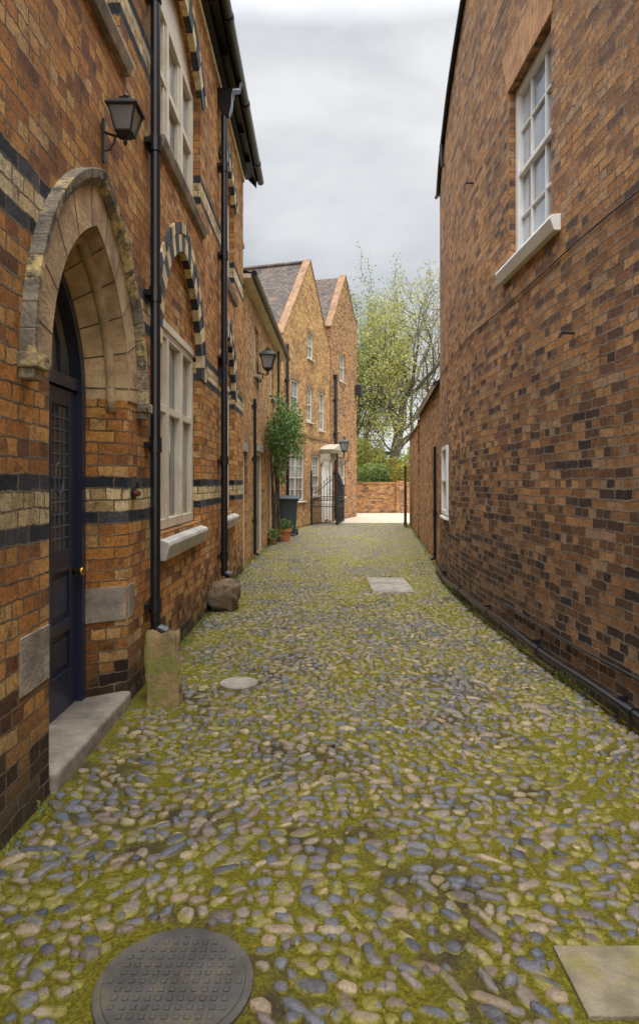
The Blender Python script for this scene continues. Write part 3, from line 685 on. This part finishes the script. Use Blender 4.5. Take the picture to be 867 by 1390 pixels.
# ================================================================== gate
gate=thing('iron_gate',(.66,23.9,0),'black wrought iron gates standing open on tall posts','gate')
gx0=F3(2.75,0,0).x+.02
def post(x,y,h,r=.035):
    m=MB(); m.box(x-r,x+r,y-r,y+r,0,h); m.box(x-r*1.5,x+r*1.5,y-r*1.5,y+r*1.5,h,h+.03); m.tube([(x,y,h+.03),(x,y,h+.08),(x,y,h+.13),(x,y,h+.18)],[.015,.045,.035,.004],8)
    m.box(x-r*1.6,x+r*1.6,y-r*1.6,y+r*1.6,0,.15); m.done('post',M_iron,gate)
post(.66,23.9,2.55); post(3.18,23.7,2.1); post(gx0+.05,23.75,1.9)
def leaf(p0,p1,h0,h1,name='gate_leaf'):
    u=V(p1)-V(p0); ln=u.length; u.normalize(); fr=Fr(p0,u,(-u.y,u.x,0)); m=MB(fr)
    n=int(ln/.105)
    for k in range(n+1):
        a=ln*k/n; t=h0+(h1-h0)*(.5-.5*math.cos(math.pi*a/ln)); m.tube([(a,0,.06),(a,0,t)],.012,6); m.tube([(a,0,t),(a,0,t+.04),(a,0,t+.13)],[.01,.024,.002],6)
        if k<n: 
            m.tube([(a+ln/n/2,0,.06),(a+ln/n/2,0,.75)],.008,5); m.tube([(a+ln/n/2,0,.75),(a+ln/n/2,0,.86)],[.02,.002],5)
            m.tube([(a+ln/n/2+.035*math.cos(q),0,1.0+.035*math.sin(q)) for q in [2*math.pi*i/8 for i in range(9)]],.006,4)
    for z in (.10,.70,.94,1.07): m.box(0,ln,-.012,.012,z-.014,z+.014)
    m.tube([(ln*i/12,0,h0-.1+(h1-h0)*(.5-.5*math.cos(math.pi*i/12))) for i in range(13)],.015,6)
    for c in (.25,.75):
        m.tube([(ln*c+(.02+.13*q/14)*math.cos(q*.8),0,1.25+(.02+.11*q/14)*math.sin(q*.8)) for q in range(15)],.009,5)
    m.done(name,M_iron,gate)
leaf((gx0+.09,23.76,0),(.62,23.9,0),1.3,1.85,'gate_panel')
leaf((.70,23.95,0),(.98,25.5,0),1.85,1.4)
leaf((3.14,23.66,0),(3.02,22.2,0),1.85,1.4)
m=MB(); m.tube([(.66+.42*math.sin(t),23.9,2.2+.42*(1-math.cos(t))*1.0) for t in np.linspace(0,2.4,10)],.014,6); m.done('overthrow',M_iron,gate)
lantern((.92,23.9,2.98),(.66,23.9,2.75),'black iron lantern on the gate post',1.5)

# ================================================================== climbing plant, bin, pots
cp=thing('climbing_shrub',(-1.2,17.0,0),'loose green climbing shrub with bare twisted stems against the outbuilding','plant')
m=MB()
for s in range(5):
    ph=s*1.7; m.tube([(-1.20+.05*math.sin(ph+z*2.2)+.02*s,16.6+.09*math.cos(ph+z*1.9)+.1*s,z) for z in np.linspace(0,2.6,12)],[.035-.0015*i for i in range(12)],7)
tipp=[]
for s in range(110):
    a=random.uniform(0,6.28); yy0=random.uniform(15.2,17.9)
    ex,ey=-1.05+.62*abs(math.cos(a))*random.uniform(.1,1.15),yy0+.5*math.sin(a)
    ez=random.uniform(1.55,3.45) if ex<-.85 else random.uniform(2.2,3.3)
    m.tube([(-1.17,16.8,2.3),(-1.12,(yy0+17)/2,2.7),(ex-.08,ey,max(ez,2.4)+.15),(ex,ey,ez)],[.014,.010,.006,.003],5)
    L_=random.uniform(.3,.75)
    for q in range(46):
        t=random.random(); tipp.append((ex-.06*t+random.gauss(0,.035+.05*t),ey+random.gauss(0,.05+.05*t),ez+t*L_-.05))
m.done('trunk',M_bark,cp)
pts=[np.array(tipp)]
for (cx_,cy_,cz,rx,ry,rz,n) in ((-.95,17.2,3.05,.32,.5,.30,600),(-.86,17.1,2.75,.36,.5,.28,600),(-1.05,16.1,3.0,.26,.7,.32,700),(-1.10,15.5,2.75,.22,.5,.30,450),(-1.0,16.0,2.5,.26,.6,.24,350)):
    u=rng.normal(size=(n,3)); u/=np.linalg.norm(u,axis=1)[:,None]; rr=rng.uniform(.35,1.25,n)**.7
    pts.append(u*rr[:,None]*[rx,ry,rz]+[cx_,cy_,cz])
pts=np.concatenate(pts); keep=np.array([noise.noise(V(p)*3.2)+.4*noise.noise(V(p)*8)>-.10 for p in pts]); pts=pts[keep]
pts=pts[pts[:,0]>-1.32]
leaves('foliage',pts,.10,M_leaf_d,cp,.42)
wb=thing('wheelie_bin',(-.95,19.1,0),'dark grey plastic wheelie bin with closed lid','bin')
m=MB(); bx,by=-.93,19.1; K=1.1
m.loft([[(bx+a*s*K,by+b*s*1.15*K,z*K) for a,b in ((-1,-1),(1,-1),(1,1),(-1,1))] for s,z in ((.20,.07),(.225,.5),(.255,.96),(.285,.965),(.285,1.0))]); 
m.box(bx-.15,bx+.15,by-.31,by-.29,.35,.75)
m.done('body',M_bin,wb,bevel=.015)
m=MB(); m.loft([[(bx+a*s*K,by+b*s*1.15*K,z*K) for a,b in ((-1,-1),(1,-1),(1,1),(-1,1))] for s,z in ((.30,1.0),(.30,1.03),(.24,1.09),(.1,1.105))]); m.tube([(bx-.2,by+.39,1.1),(bx+.2,by+.39,1.1)],.018,8); m.done('lid',M_bin,wb,bevel=.01)
for sg in (-1,1):
    m=MB(); m.tube([(bx+sg*.22,by+.24,.1),(bx+sg*.28,by+.24,.1)],.1,16); m.done('wheel',M_tyre,wb)
def pot(x,y,r,h,n,label,mat,leafm,lr):
    e=thing('potted_plant',(x,y,0),label,'potted plant','potted plants beside the bin')
    m=MB(); m.loft([[(x+r*s*math.cos(t),y+r*s*math.sin(t),z) for t in [2*math.pi*i/20 for i in range(20)]] for s,z in ((.68,0),(.9,h*.8),(1.02,h*.8),(1.05,h),(.9,h),(.88,h*.9))]); m.done('pot',mat,e)
    m=MB(); m.loft([[(x+r*s*math.cos(t),y+r*s*math.sin(t),z) for t in [2*math.pi*i/20 for i in range(20)]] for s,z in ((.88,h*.89),(.3,h*.92))]); m.done('soil',M_soil,e)
    p=rng.normal(size=(n,3))*[lr*.5,lr*.5,lr*.35]+[x,y,h+lr*.45]; p[:,2]=np.maximum(p[:,2],h*.93)
    leaves('foliage',p,.07,leafm,e,.45)
pot(-.96,17.2,.22,.35,420,'terracotta pot with low leafy plant in front of a bin',M_terra,M_leaf_d,.24)
pot(-1.20,16.3,.13,.20,260,'small dark pot with yellow-green plant against the wall',M_moss_stone,M_leaf_g,.2)

# ================================================================== stones at left foot
def rock(name,x0,x1,y0,y1,h,label,mat,rough=.04,lean=0,seed=1,power=.5):
    bm=bmesh.new(); bmesh.ops.create_cube(bm,size=2); bmesh.ops.subdivide_edges(bm,edges=bm.edges,cuts=11,use_grid_fill=True)
    for v in bm.verts:
        p=v.co.copy(); s=p.normalized()*1.22; q=p.lerp(s,power)
        q+=V((noise.noise(q*1.4+V((seed,0,0))),noise.noise(q*1.4+V((0,seed,5))),noise.noise(q*1.4+V((3,0,seed)))))*rough*4
        q+=q.normalized()*noise.noise(q*6+V((seed,9,0)))*rough
        z=h/2-.02+q.z*(h/2+.02)
        v.co=V(((x0+x1)/2+q.x*(x1-x0)/2-lean*.35*z,(y0+y1)/2+q.y*(y1-y0)/2+lean*z,z))
    me=bpy.data.meshes.new(name); bm.to_mesh(me); bm.free(); me.materials.append(mat); me.polygons.foreach_set('use_smooth',[True]*len(me.polygons))
    me.uv_layers.new(name='UVMap')
    o=bpy.data.objects.new(name,me); COL.objects.link(o); tag(o,label,'stone'); return o
rock('guard_stone',-1.24,-1.0,4.56,4.67,.47,'upright mossy sandstone slab leaning at the foot of a downpipe',M_moss_stone,.05,lean=.45,seed=2,power=.12)
rock('boulder',-1.37,-1.05,7.85,8.4,.34,'rough brown boulder at the foot of a downpipe',simple('brown_rock',(.22,.15,.08),(.10,.07,.042),.9,8,.018,scale2=4),.10,seed=11,power=.6)

# ================================================================== ground
gy,nt,b=newmat('ground_grass')
pos=N(nt,'ShaderNodeNewGeometry').outputs['Position']
L(nt,ramp(nt,tnoise(nt,pos,.6,6),[(.3,(.06,.08,.02)),(.7,(.13,.14,.04))]),b.inputs['Base Color']); b.inputs['Roughness'].default_value=.95
me=MB(); me.face([(-400,-300,-.03),(400,-300,-.03),(400,700,-.03),(-400,700,-.03)]); o=me.done('ground',gy); o['kind']='structure'
o['label']='flat grassy ground spreading beyond the walls'; o['category']='ground'
lm,nt,b=newmat('mossy_bedding')
pos=N(nt,'ShaderNodeNewGeometry').outputs['Position']
fine=tnoise(nt,pos,60,6,.78); mid=tnoise(nt,pos,1.5,7,.65)
moss=ramp(nt,fine,[(.3,(.04,.038,.006)),(.5,(.18,.16,.016)),(.72,(.42,.36,.04))])
grit=ramp(nt,tnoise(nt,pos,120,5,.8),[(.3,(.03,.023,.016)),(.55,(.085,.065,.04)),(.75,(.22,.17,.11))])
c=mixc(nt,ramp(nt,mid,[(.38,0.),(.50,1.)]),grit,moss)
L(nt,c,b.inputs['Base Color']); b.inputs['Roughness'].default_value=.95; b.inputs['Specular IOR Level'].default_value=.15
bump(nt,b,fine,.018)
nx_,ny_=60,300; gv=[];gf=[]
for j in range(ny_+1):
    for i in range(nx_+1):
        x=-1.9+5.9*i/nx_; y=-4+29.2*j/ny_
        gv.append((x,y,-.001+.004*noise.noise(V((x*3,y*3,1)))+.003*noise.noise(V((x*7,y*7,4)))))
for j in range(ny_):
    for i in range(nx_):
        a=j*(nx_+1)+i; gf.append((a,a+1,a+nx_+2,a+nx_+1))
me=bpy.data.meshes.new('lane'); me.from_pydata(gv,[],gf); me.materials.append(lm); me.polygons.foreach_set('use_smooth',[True]*len(gf))
o=bpy.data.objects.new('lane',me); COL.objects.link(o); o['kind']='structure'; o['label']='mossy bedding of the narrow cobbled lane'; o['category']='lane'
ym,nt,b=newmat('pale_gravel')
pos=N(nt,'ShaderNodeNewGeometry').outputs['Position']
L(nt,ramp(nt,tnoise(nt,pos,9,8,.8),[(.3,(.36,.29,.20)),(.7,(.58,.50,.38))]),b.inputs['Base Color']); b.inputs['Roughness'].default_value=.95
bump(nt,b,tnoise(nt,pos,40,4),.02)
yd_=MB(); yd_.face([(-1.9,25.2,.004),(12,25.2,.004),(12,33.5,.004),(-1.9,33.5,.004)]); o=yd_.done('gravel_yard',ym); o['kind']='structure'; o['label']='pale gravel yard beyond the gates'; o['category']='yard'
# cobbles
sm,nt,b=newmat('cobble_stone')
g=N(nt,'ShaderNodeNewGeometry'); pos=g.outputs['Position']; ri=g.outputs['Random Per Island']
c=ramp(nt,ri,[(0,(.085,.09,.105)),(.16,(.15,.148,.155)),(.28,(.055,.058,.07)),(.40,(.20,.172,.145)),(.52,(.28,.205,.13)),(.60,(.10,.082,.072)),(.70,(.20,.145,.115)),(.80,(.10,.112,.135)),(.90,(.38,.29,.18)),(.94,(.17,.115,.075)),(1,(.12,.12,.13))])
c=mixc(nt,1.0,c,ramp(nt,tnoise(nt,pos,60,6,.78),[(.28,.45),(.72,1.5)]),'MULTIPLY')
sz=N(nt,'ShaderNodeSeparateXYZ'); L(nt,pos,sz.inputs[0])
big=tnoise(nt,pos,1.5,7,.65)
far=mathn(nt,'MULTIPLY',mathn(nt,'MINIMUM',mathn(nt,'MAXIMUM',mathn(nt,'SUBTRACT',sz.outputs[1],3.5),0.0),10.0),.034)
mz=mathn(nt,'ADD',mathn(nt,'MULTIPLY',sz.outputs[2],-95.),mathn(nt,'ADD',mathn(nt,'MULTIPLY',tnoise(nt,pos,28,6,.75),1.4),mathn(nt,'MULTIPLY',big,3.2)))
mz=mathn(nt,'ADD',mz,far)
mk=ramp(nt,mathn(nt,'SUBTRACT',mz,1.06),[(.12,0.),(.60,.92)])
c=mixc(nt,mk,c,ramp(nt,tnoise(nt,pos,75,5,.75),[(.3,(.07,.062,.010)),(.7,(.35,.30,.035))]))
L(nt,c,b.inputs['Base Color']); b.inputs['Roughness'].default_value=.48; b.inputs['Specular IOR Level'].default_value=.5
bump(nt,b,tnoise(nt,pos,70,5,.65),.006)
vs=[];fs=[];off=0
excl=[(-.64,5.08,.17),( -.46,2.03,.26)]
def in_ex(x,y):
    for (a,bb,r) in excl:
        if (x-a)**2+(y-bb)**2<(r+.02)**2: return True
    if .74<x<1.44 and 9.2<y<10.75: return True
    if x>.78 and y<2.2 and y>1.85 : return True
    if -1.36<x<-1.0 and (4.55<y<4.9 or 7.9<y<8.35): return True
    if x<-1.32 and 3.25<y<4.62: return True
    return False
def stone(x,y,a,bb,th,h,S,R):
    global off
    ang=np.arange(S)*2*math.pi/S+rng.normal(0,.15,S)
    wob=1+rng.normal(0,.14,S); wob=(wob*2+np.roll(wob,1))/3
    pw=rng.uniform(1.9,3.6)
    ca,sa=np.cos(ang),np.sin(ang); rad=1/((np.abs(ca)**pw+np.abs(sa)**pw)**(1/pw))*wob
    ux,uy=ca*rad*a,sa*rad*bb
    cx_,sx_=math.cos(th),math.sin(th); X=ux*cx_-uy*sx_; Y=ux*sx_+uy*cx_
    tx,ty=rng.normal(0,.12,2)
    prof=[(1.0,-.3),(.95,.45),(.76,.88)] if R==3 else [(1.0,-.2),(.80,.8)]
    for s,z in prof:
        vs.append(np.stack([x+X*s,y+Y*s,h*z*(1+(rng.normal(0,.09,S) if z>0 else 0))+(X*tx+Y*ty)*s*(z>0)],1))
    vs.append(np.array([[x+rng.normal(0,.1)*a,y,h]]))
    for k in range(len(prof)-1):
        for j in range(S): fs.append((off+k*S+j,off+k*S+(j+1)%S,off+(k+1)*S+(j+1)%S,off+(k+1)*S+j))
    k=len(prof)-1
    for j in range(S): fs.append((off+k*S+j,off+k*S+(j+1)%S,off+len(prof)*S,off+len(prof)*S))
    off+=len(prof)*S+1
y=1.0; nst=0
while y<25.1:
    pitch=rng.uniform(.045,.068)
    def rx(yy): 
        return (CX(yy) if yy<11.9 else 2.25+(yy-11.95)*dg.x/dg.y)-.03
    x=-1.42+rng.uniform(0,.08); xr=rx(y)
    if y>21: xl=-1.21+.32*(y-21)+.05
    elif y>11.6: xl=-1.42+.03*(y-11.6)
    else: xl=-1.36
    while x<xr:
        ln=float(np.clip(rng.lognormal(math.log(.064),.37),.030,.135)); 
        px=x+ln/2; py=y+.05*noise.noise(V((px*1.3,y*1.3,0)))*2+rng.normal(0,.009)
        x+=ln+rng.uniform(.0,.011)
        if px<xl+.03 or px>xr-.02 or in_ex(px,py): continue
        dn=noise.noise(V((px*1.1,py*.8,3.3)))+.5*noise.noise(V((px*3,py*3,7)))
        if rng.random()< .04+max(0,dn)*.32: continue
        th=.65*noise.noise(V((px*.8,py*.8,11)))*2+rng.normal(0,.32)
        wd=pitch*rng.uniform(.40,.57)*rng.choice([1,1,1,.75])
        a_,b_=ln*.51,wd
        sink=1-max(0,dn)*.5
        hh=rng.uniform(.009,.021)*sink
        if py<9: stone(px,py,a_,b_,th,hh,11,3)
        else: stone(px,py,a_,b_,th,hh*1.1,8,2)
        nst+=1
    y+=pitch
vv=np.concatenate(vs)
me=bpy.data.meshes.new('cobblestones')
quads=[f if f[2]!=f[3] else f[:3] for f in fs]
me.from_pydata(vv.tolist(),[],quads); me.materials.append(sm); me.polygons.foreach_set('use_smooth',[True]*len(me.polygons))
o=bpy.data.objects.new('cobblestones',me); COL.objects.link(o); o['kind']='structure'; o['label']='rounded blue-grey and brown cobbles set in moss'; o['category']='cobblestones'
print('stones',nst)
wp=[]
for k in range(150):
    yy0=random.uniform(2.2,20) ; left=random.random()<.5
    if left and (3.1<yy0<4.8): continue
    xx=(-1.36 if yy0<11.5 else -1.40+.03*(yy0-11.6)) if left else ((CX(yy0)-.03) if yy0<11.9 else 2.2+(yy0-11.95)*dg.x/dg.y)
    n=random.randint(6,40); wp.append(np.array([xx+ (.03 if left else -.02),yy0,.02])+rng.normal(size=(n,3))*[.025,.06,.018])
wp=np.concatenate(wp); wp[:,2]=np.abs(wp[:,2])
o=leaves('weeds',wp,.035,M_leaf_g,None,.35,up=1.2); o['kind']='stuff'; o['label']='small weeds and moss tufts along the wall feet'; o['category']='weeds'
wp=np.stack([rng.uniform(-1.3,1.9,260),rng.uniform(1.9,16,260)**1.0,np.full(260,.024)],1)
o=leaves('leaf_litter',wp,.022,simple('dry_leaf',(.40,.24,.09),(.22,.12,.05),.8,20,0),None,.6); o['kind']='stuff'; o['label']='tiny dry brown leaf fragments scattered on the cobbles'; o['category']='leaf litter'
def cover(x,y,r,label,bumps):
    m=MB(); m.tube([(x,y,-.02),(x,y,.010)],r,40); m.tube([(x,y,-.02),(x,y,.014)],r*.9,40)
    if bumps:
        n=9
        for i in range(-n,n+1):
            for j in range(-n,n+1):
                a,b_=i*.034,j*.034
                if a*a+b_*b_<(r*.82)**2: m.box(x+a-.009,x+a+.009,y+b_-.009,y+b_+.009,.012,.019)
    else:
        m.box(x-.02,x+.02,y-.05,y+.05,.013,.016)
    o=m.done('manhole_cover',M_iron_cover if bumps else M_conc,bevel=.002,seg=1); tag(o,label,'manhole cover')
cover(-.64,5.08,.15,'small round pale grey drain cover among cobbles',False)
cover(-.46,2.03,.25,'large round rusty studded iron manhole cover',True)
m=MB(); m.box(.78,1.40,9.25,10.7,-.02,.012); m.box(.80,1.38,9.29,9.97,.011,.016); m.box(.80,1.38,9.99,10.66,.011,.016); o=m.done('paving_slab',M_conc,bevel=.003); tag(o,'rectangular pinkish grey cover slab set in cobbles','slab')
m=MB(); m.box(.80,1.16,1.9,2.19,-.02,.013); m.box(1.175,1.95,1.9,2.17,-.02,.011);  o=m.done('paving_slab',simple('yellow_stone',(.32,.27,.18),(.16,.13,.08),.85,9,.008,scale2=3,lichen=((.20,.18,.04),6,.5,.7)),bevel=.004); tag(o,'worn yellowish stone slab edging the cobbles','slab')

# ================================================================== trees
def tree(x,y,h,label,leafm,leafn,lsize,spread=.55,seed=1,levels=5,leaffn=None,r0=.26,first=.25,nkids=(4,5,4,4),jit=.16,rmin=.012,lean=(.02,0),rk=.6):
    R=random.Random(seed); e=thing('tree',(x,y,0),label,'tree')
    m=MB(); tips=[]
    def br(p,d,ln,r,lv):
        n=6 if lv<2 else 4; pts=[p.copy()]; rr=[r]; dd=d.copy()
        for i in range(n):
            w=.12+.06*lv*.7
            dd=(dd+V((R.gauss(0,w),R.gauss(0,w),R.gauss(0,w)+.05)))
            dd.normalize(); pts.append(pts[-1]+dd*ln/n); rr.append(r*(1-.62*(i+1)/n))
        m.tube([tuple(q) for q in pts],[max(rmin,q) for q in rr],(8 if lv==0 else 6 if lv<2 else 4 if lv<3 else 3),cap=False)
        if lv>=3: tips.extend([(q,lv) for q in pts[1:]])
        if lv<levels-1:
            k=nkids[min(lv,len(nkids)-1)]
            for j in range(k):
                t=(first if lv==0 else .25)+(1-(first if lv==0 else .25))*(j+R.random()*.8)/k
                f=min(t,.98)*n; i0=int(f); q=pts[i0].lerp(pts[i0+1],f-i0)
                ax=V((R.gauss(0,1),R.gauss(0,1),0)); base=(pts[i0+1]-pts[i0]).normalized()
                side=base.cross(ax); 
                if side.length<.01: side=V((1,0,0))
                side.normalize()
                nd=(base*R.uniform(.5,1.0)+side*R.uniform(.6,1.1)*spread*1.6+V((0,0,.12))).normalized()
                br(q,nd,ln*R.uniform(.55,.80)*(1 if lv else .9),rr[i0]*rk,lv+1)
    br(V((x,y,-.1)),V((lean[0],lean[1],1)),h*.5,r0,0)
    m.done('trunk',M_bark,e)
    T=np.array([tuple(q) for q,l in tips]); 
    if leafn:
        idx=rng.integers(0,len(T),leafn); pp=T[idx]+rng.normal(0,jit,(leafn,3))
        if leaffn is not None: pp=pp[leaffn(pp)]
        leaves('crown',pp,lsize,leafm,e,.7)
    print(label,len(T),T[:,2].max(),T[:,0].min(),T[:,0].max())
    return e
tree(4.7,42,17.5,'spreading tree with forked trunk, brown branches and sparse yellow-green leaves',M_leaf_y,44000,.13,.62,seed=4,leaffn=lambda p:rng.random(len(p))<np.clip(.80-.16*(p[:,0]-4.2),.20,.9),r0=.46,first=.22,nkids=(8,5,5,4),rmin=.012,jit=.22,rk=.64)
tree(2.2,45,15.5,'slender tree with airy green foliage behind the boundary wall',M_leaf_g,30000,.14,.42,seed=9,r0=.22,first=.2,nkids=(8,4,4,3),jit=.25)
def bush(x,y,r,h,n,mat,label,size=.13):
    e=thing('bush',(x,y,0),label,'bush'); m=MB()
    for s in range(7):
        a=random.uniform(0,6.28); m.tube([(x,y,0),(x+.3*r*math.cos(a),y+.3*r*math.sin(a),h*.5),(x+.6*r*math.cos(a),y+.6*r*math.sin(a),h*.85)],[.05,.03,.01],5)
    m.done('stem',M_bark,e)
    pp=[]
    for k in range(9):
        cc=np.array([x+random.uniform(-.6,.6)*r,y+random.uniform(-.5,.5)*r,h*random.uniform(.35,.8)]); q=rng.normal(size=(n//9,3)); q/=np.linalg.norm(q,axis=1)[:,None]
        pp.append(cc+q*(rng.uniform(.4,1.05,n//9)**.5)[:,None]*[r*.42,r*.42,h*.24])
    leaves('foliage',np.concatenate(pp),size,mat,e,.7)
bush(4.9,37,1.5,3.3,7000,M_leaf_o,'golden yellow-green bush above the boundary wall')
bush(2.6,36.5,1.5,2.7,6000,M_leaf_g,'green bush above the boundary wall')
bush(6.8,37.5,1.6,3.2,6000,M_leaf_g,'green bush above the boundary wall')
bush(3.0,39,1.5,4.6,6000,M_leaf_y,'tall yellow-green bush beneath the trees')
pp=[]
for k in range(70):
    cc=np.array([random.uniform(-25,40),random.uniform(70,85),random.uniform(.5,4.0)]); q=rng.normal(size=(420,3)); q/=np.linalg.norm(q,axis=1)[:,None]
    pp.append(cc+q*(rng.uniform(.3,1.05,420)**.5)[:,None]*[2.6,2.0,2.2])
o=leaves('distant_wood',np.concatenate(pp),.45,M_leaf_g,None,.8); o['kind']='stuff'; o['label']='soft green band of distant woodland'; o['category']='woodland'

# ================================================================== world, sun, camera
wd=bpy.data.worlds.new('World'); scene.world=wd; wd.use_nodes=True; nt=wd.node_tree
for n in list(nt.nodes): nt.nodes.remove(n)
out=N(nt,'ShaderNodeOutputWorld')
sky=N(nt,'ShaderNodeTexSky',sky_type='NISHITA'); sky.sun_disc=False; sky.sun_elevation=math.radians(55); sky.sun_rotation=math.radians(190)
bg1=N(nt,'ShaderNodeBackground'); L(nt,sky.outputs[0],bg1.inputs[0]); bg1.inputs[1].default_value=.10
tc=N(nt,'ShaderNodeTexCoord').outputs['Generated']
mp=N(nt,'ShaderNodeMapping'); mp.inputs['Scale'].default_value=(1,1,2.4); mp.inputs['Location'].default_value=(.4,.2,.1); L(nt,tc,mp.inputs[0])
nz=N(nt,'ShaderNodeTexNoise'); nz.inputs['Scale'].default_value=2.3; nz.inputs['Detail'].default_value=7; nz.inputs['Roughness'].default_value=.5; nz.inputs['Distortion'].default_value=.2
L(nt,mp.outputs[0],nz.inputs['Vector'])
cc=ramp(nt,nz.outputs['Fac'],[(.34,(.53,.57,.62)),(.5,(.73,.75,.78)),(.64,(.92,.93,.94))])
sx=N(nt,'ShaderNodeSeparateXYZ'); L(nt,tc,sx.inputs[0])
mr=N(nt,'ShaderNodeMapRange'); L(nt,sx.outputs[2],mr.inputs[0]); mr.inputs[1].default_value=.58; mr.inputs[2].default_value=.92; mr.inputs[3].default_value=1.0; mr.inputs[4].default_value=8.0  # overcast zenith boosted above the frame to brighten the lane walls
mr2=N(nt,'ShaderNodeMapRange'); L(nt,sx.outputs[1],mr2.inputs[0]); mr2.inputs[1].default_value=.0; mr2.inputs[2].default_value=-.6; mr2.inputs[3].default_value=0.0; mr2.inputs[4].default_value=1.8  # added fill: unseen clouds behind the camera made brighter to light the lane
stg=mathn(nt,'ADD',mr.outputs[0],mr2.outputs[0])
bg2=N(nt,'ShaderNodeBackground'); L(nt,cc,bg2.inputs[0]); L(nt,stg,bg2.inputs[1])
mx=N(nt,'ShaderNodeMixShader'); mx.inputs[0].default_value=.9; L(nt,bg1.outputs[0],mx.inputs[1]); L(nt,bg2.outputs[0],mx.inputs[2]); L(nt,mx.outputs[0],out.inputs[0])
sl=bpy.data.lights.new('sun','SUN'); sl.energy=1.5; sl.angle=math.radians(22); sl.color=(1,.95,.87)
so=bpy.data.objects.new('sun',sl); COL.objects.link(so); so.rotation_euler=(math.radians(35),math.radians(4),math.radians(-10)); so.location=(0,-5,20)
cam=bpy.data.cameras.new('camera'); co=bpy.data.objects.new('camera',cam); COL.objects.link(co)
co.location=(0,0,1.6); co.rotation_euler=(math.radians(90),0,0)
cam.sensor_fit='HORIZONTAL'; cam.sensor_width=24; cam.lens=24; cam.shift_y=-40/867; cam.clip_end=1500; cam.clip_start=.05
scene.camera=co
scene.view_settings.view_transform='Standard'; scene.view_settings.look='None'; scene.view_settings.exposure=0
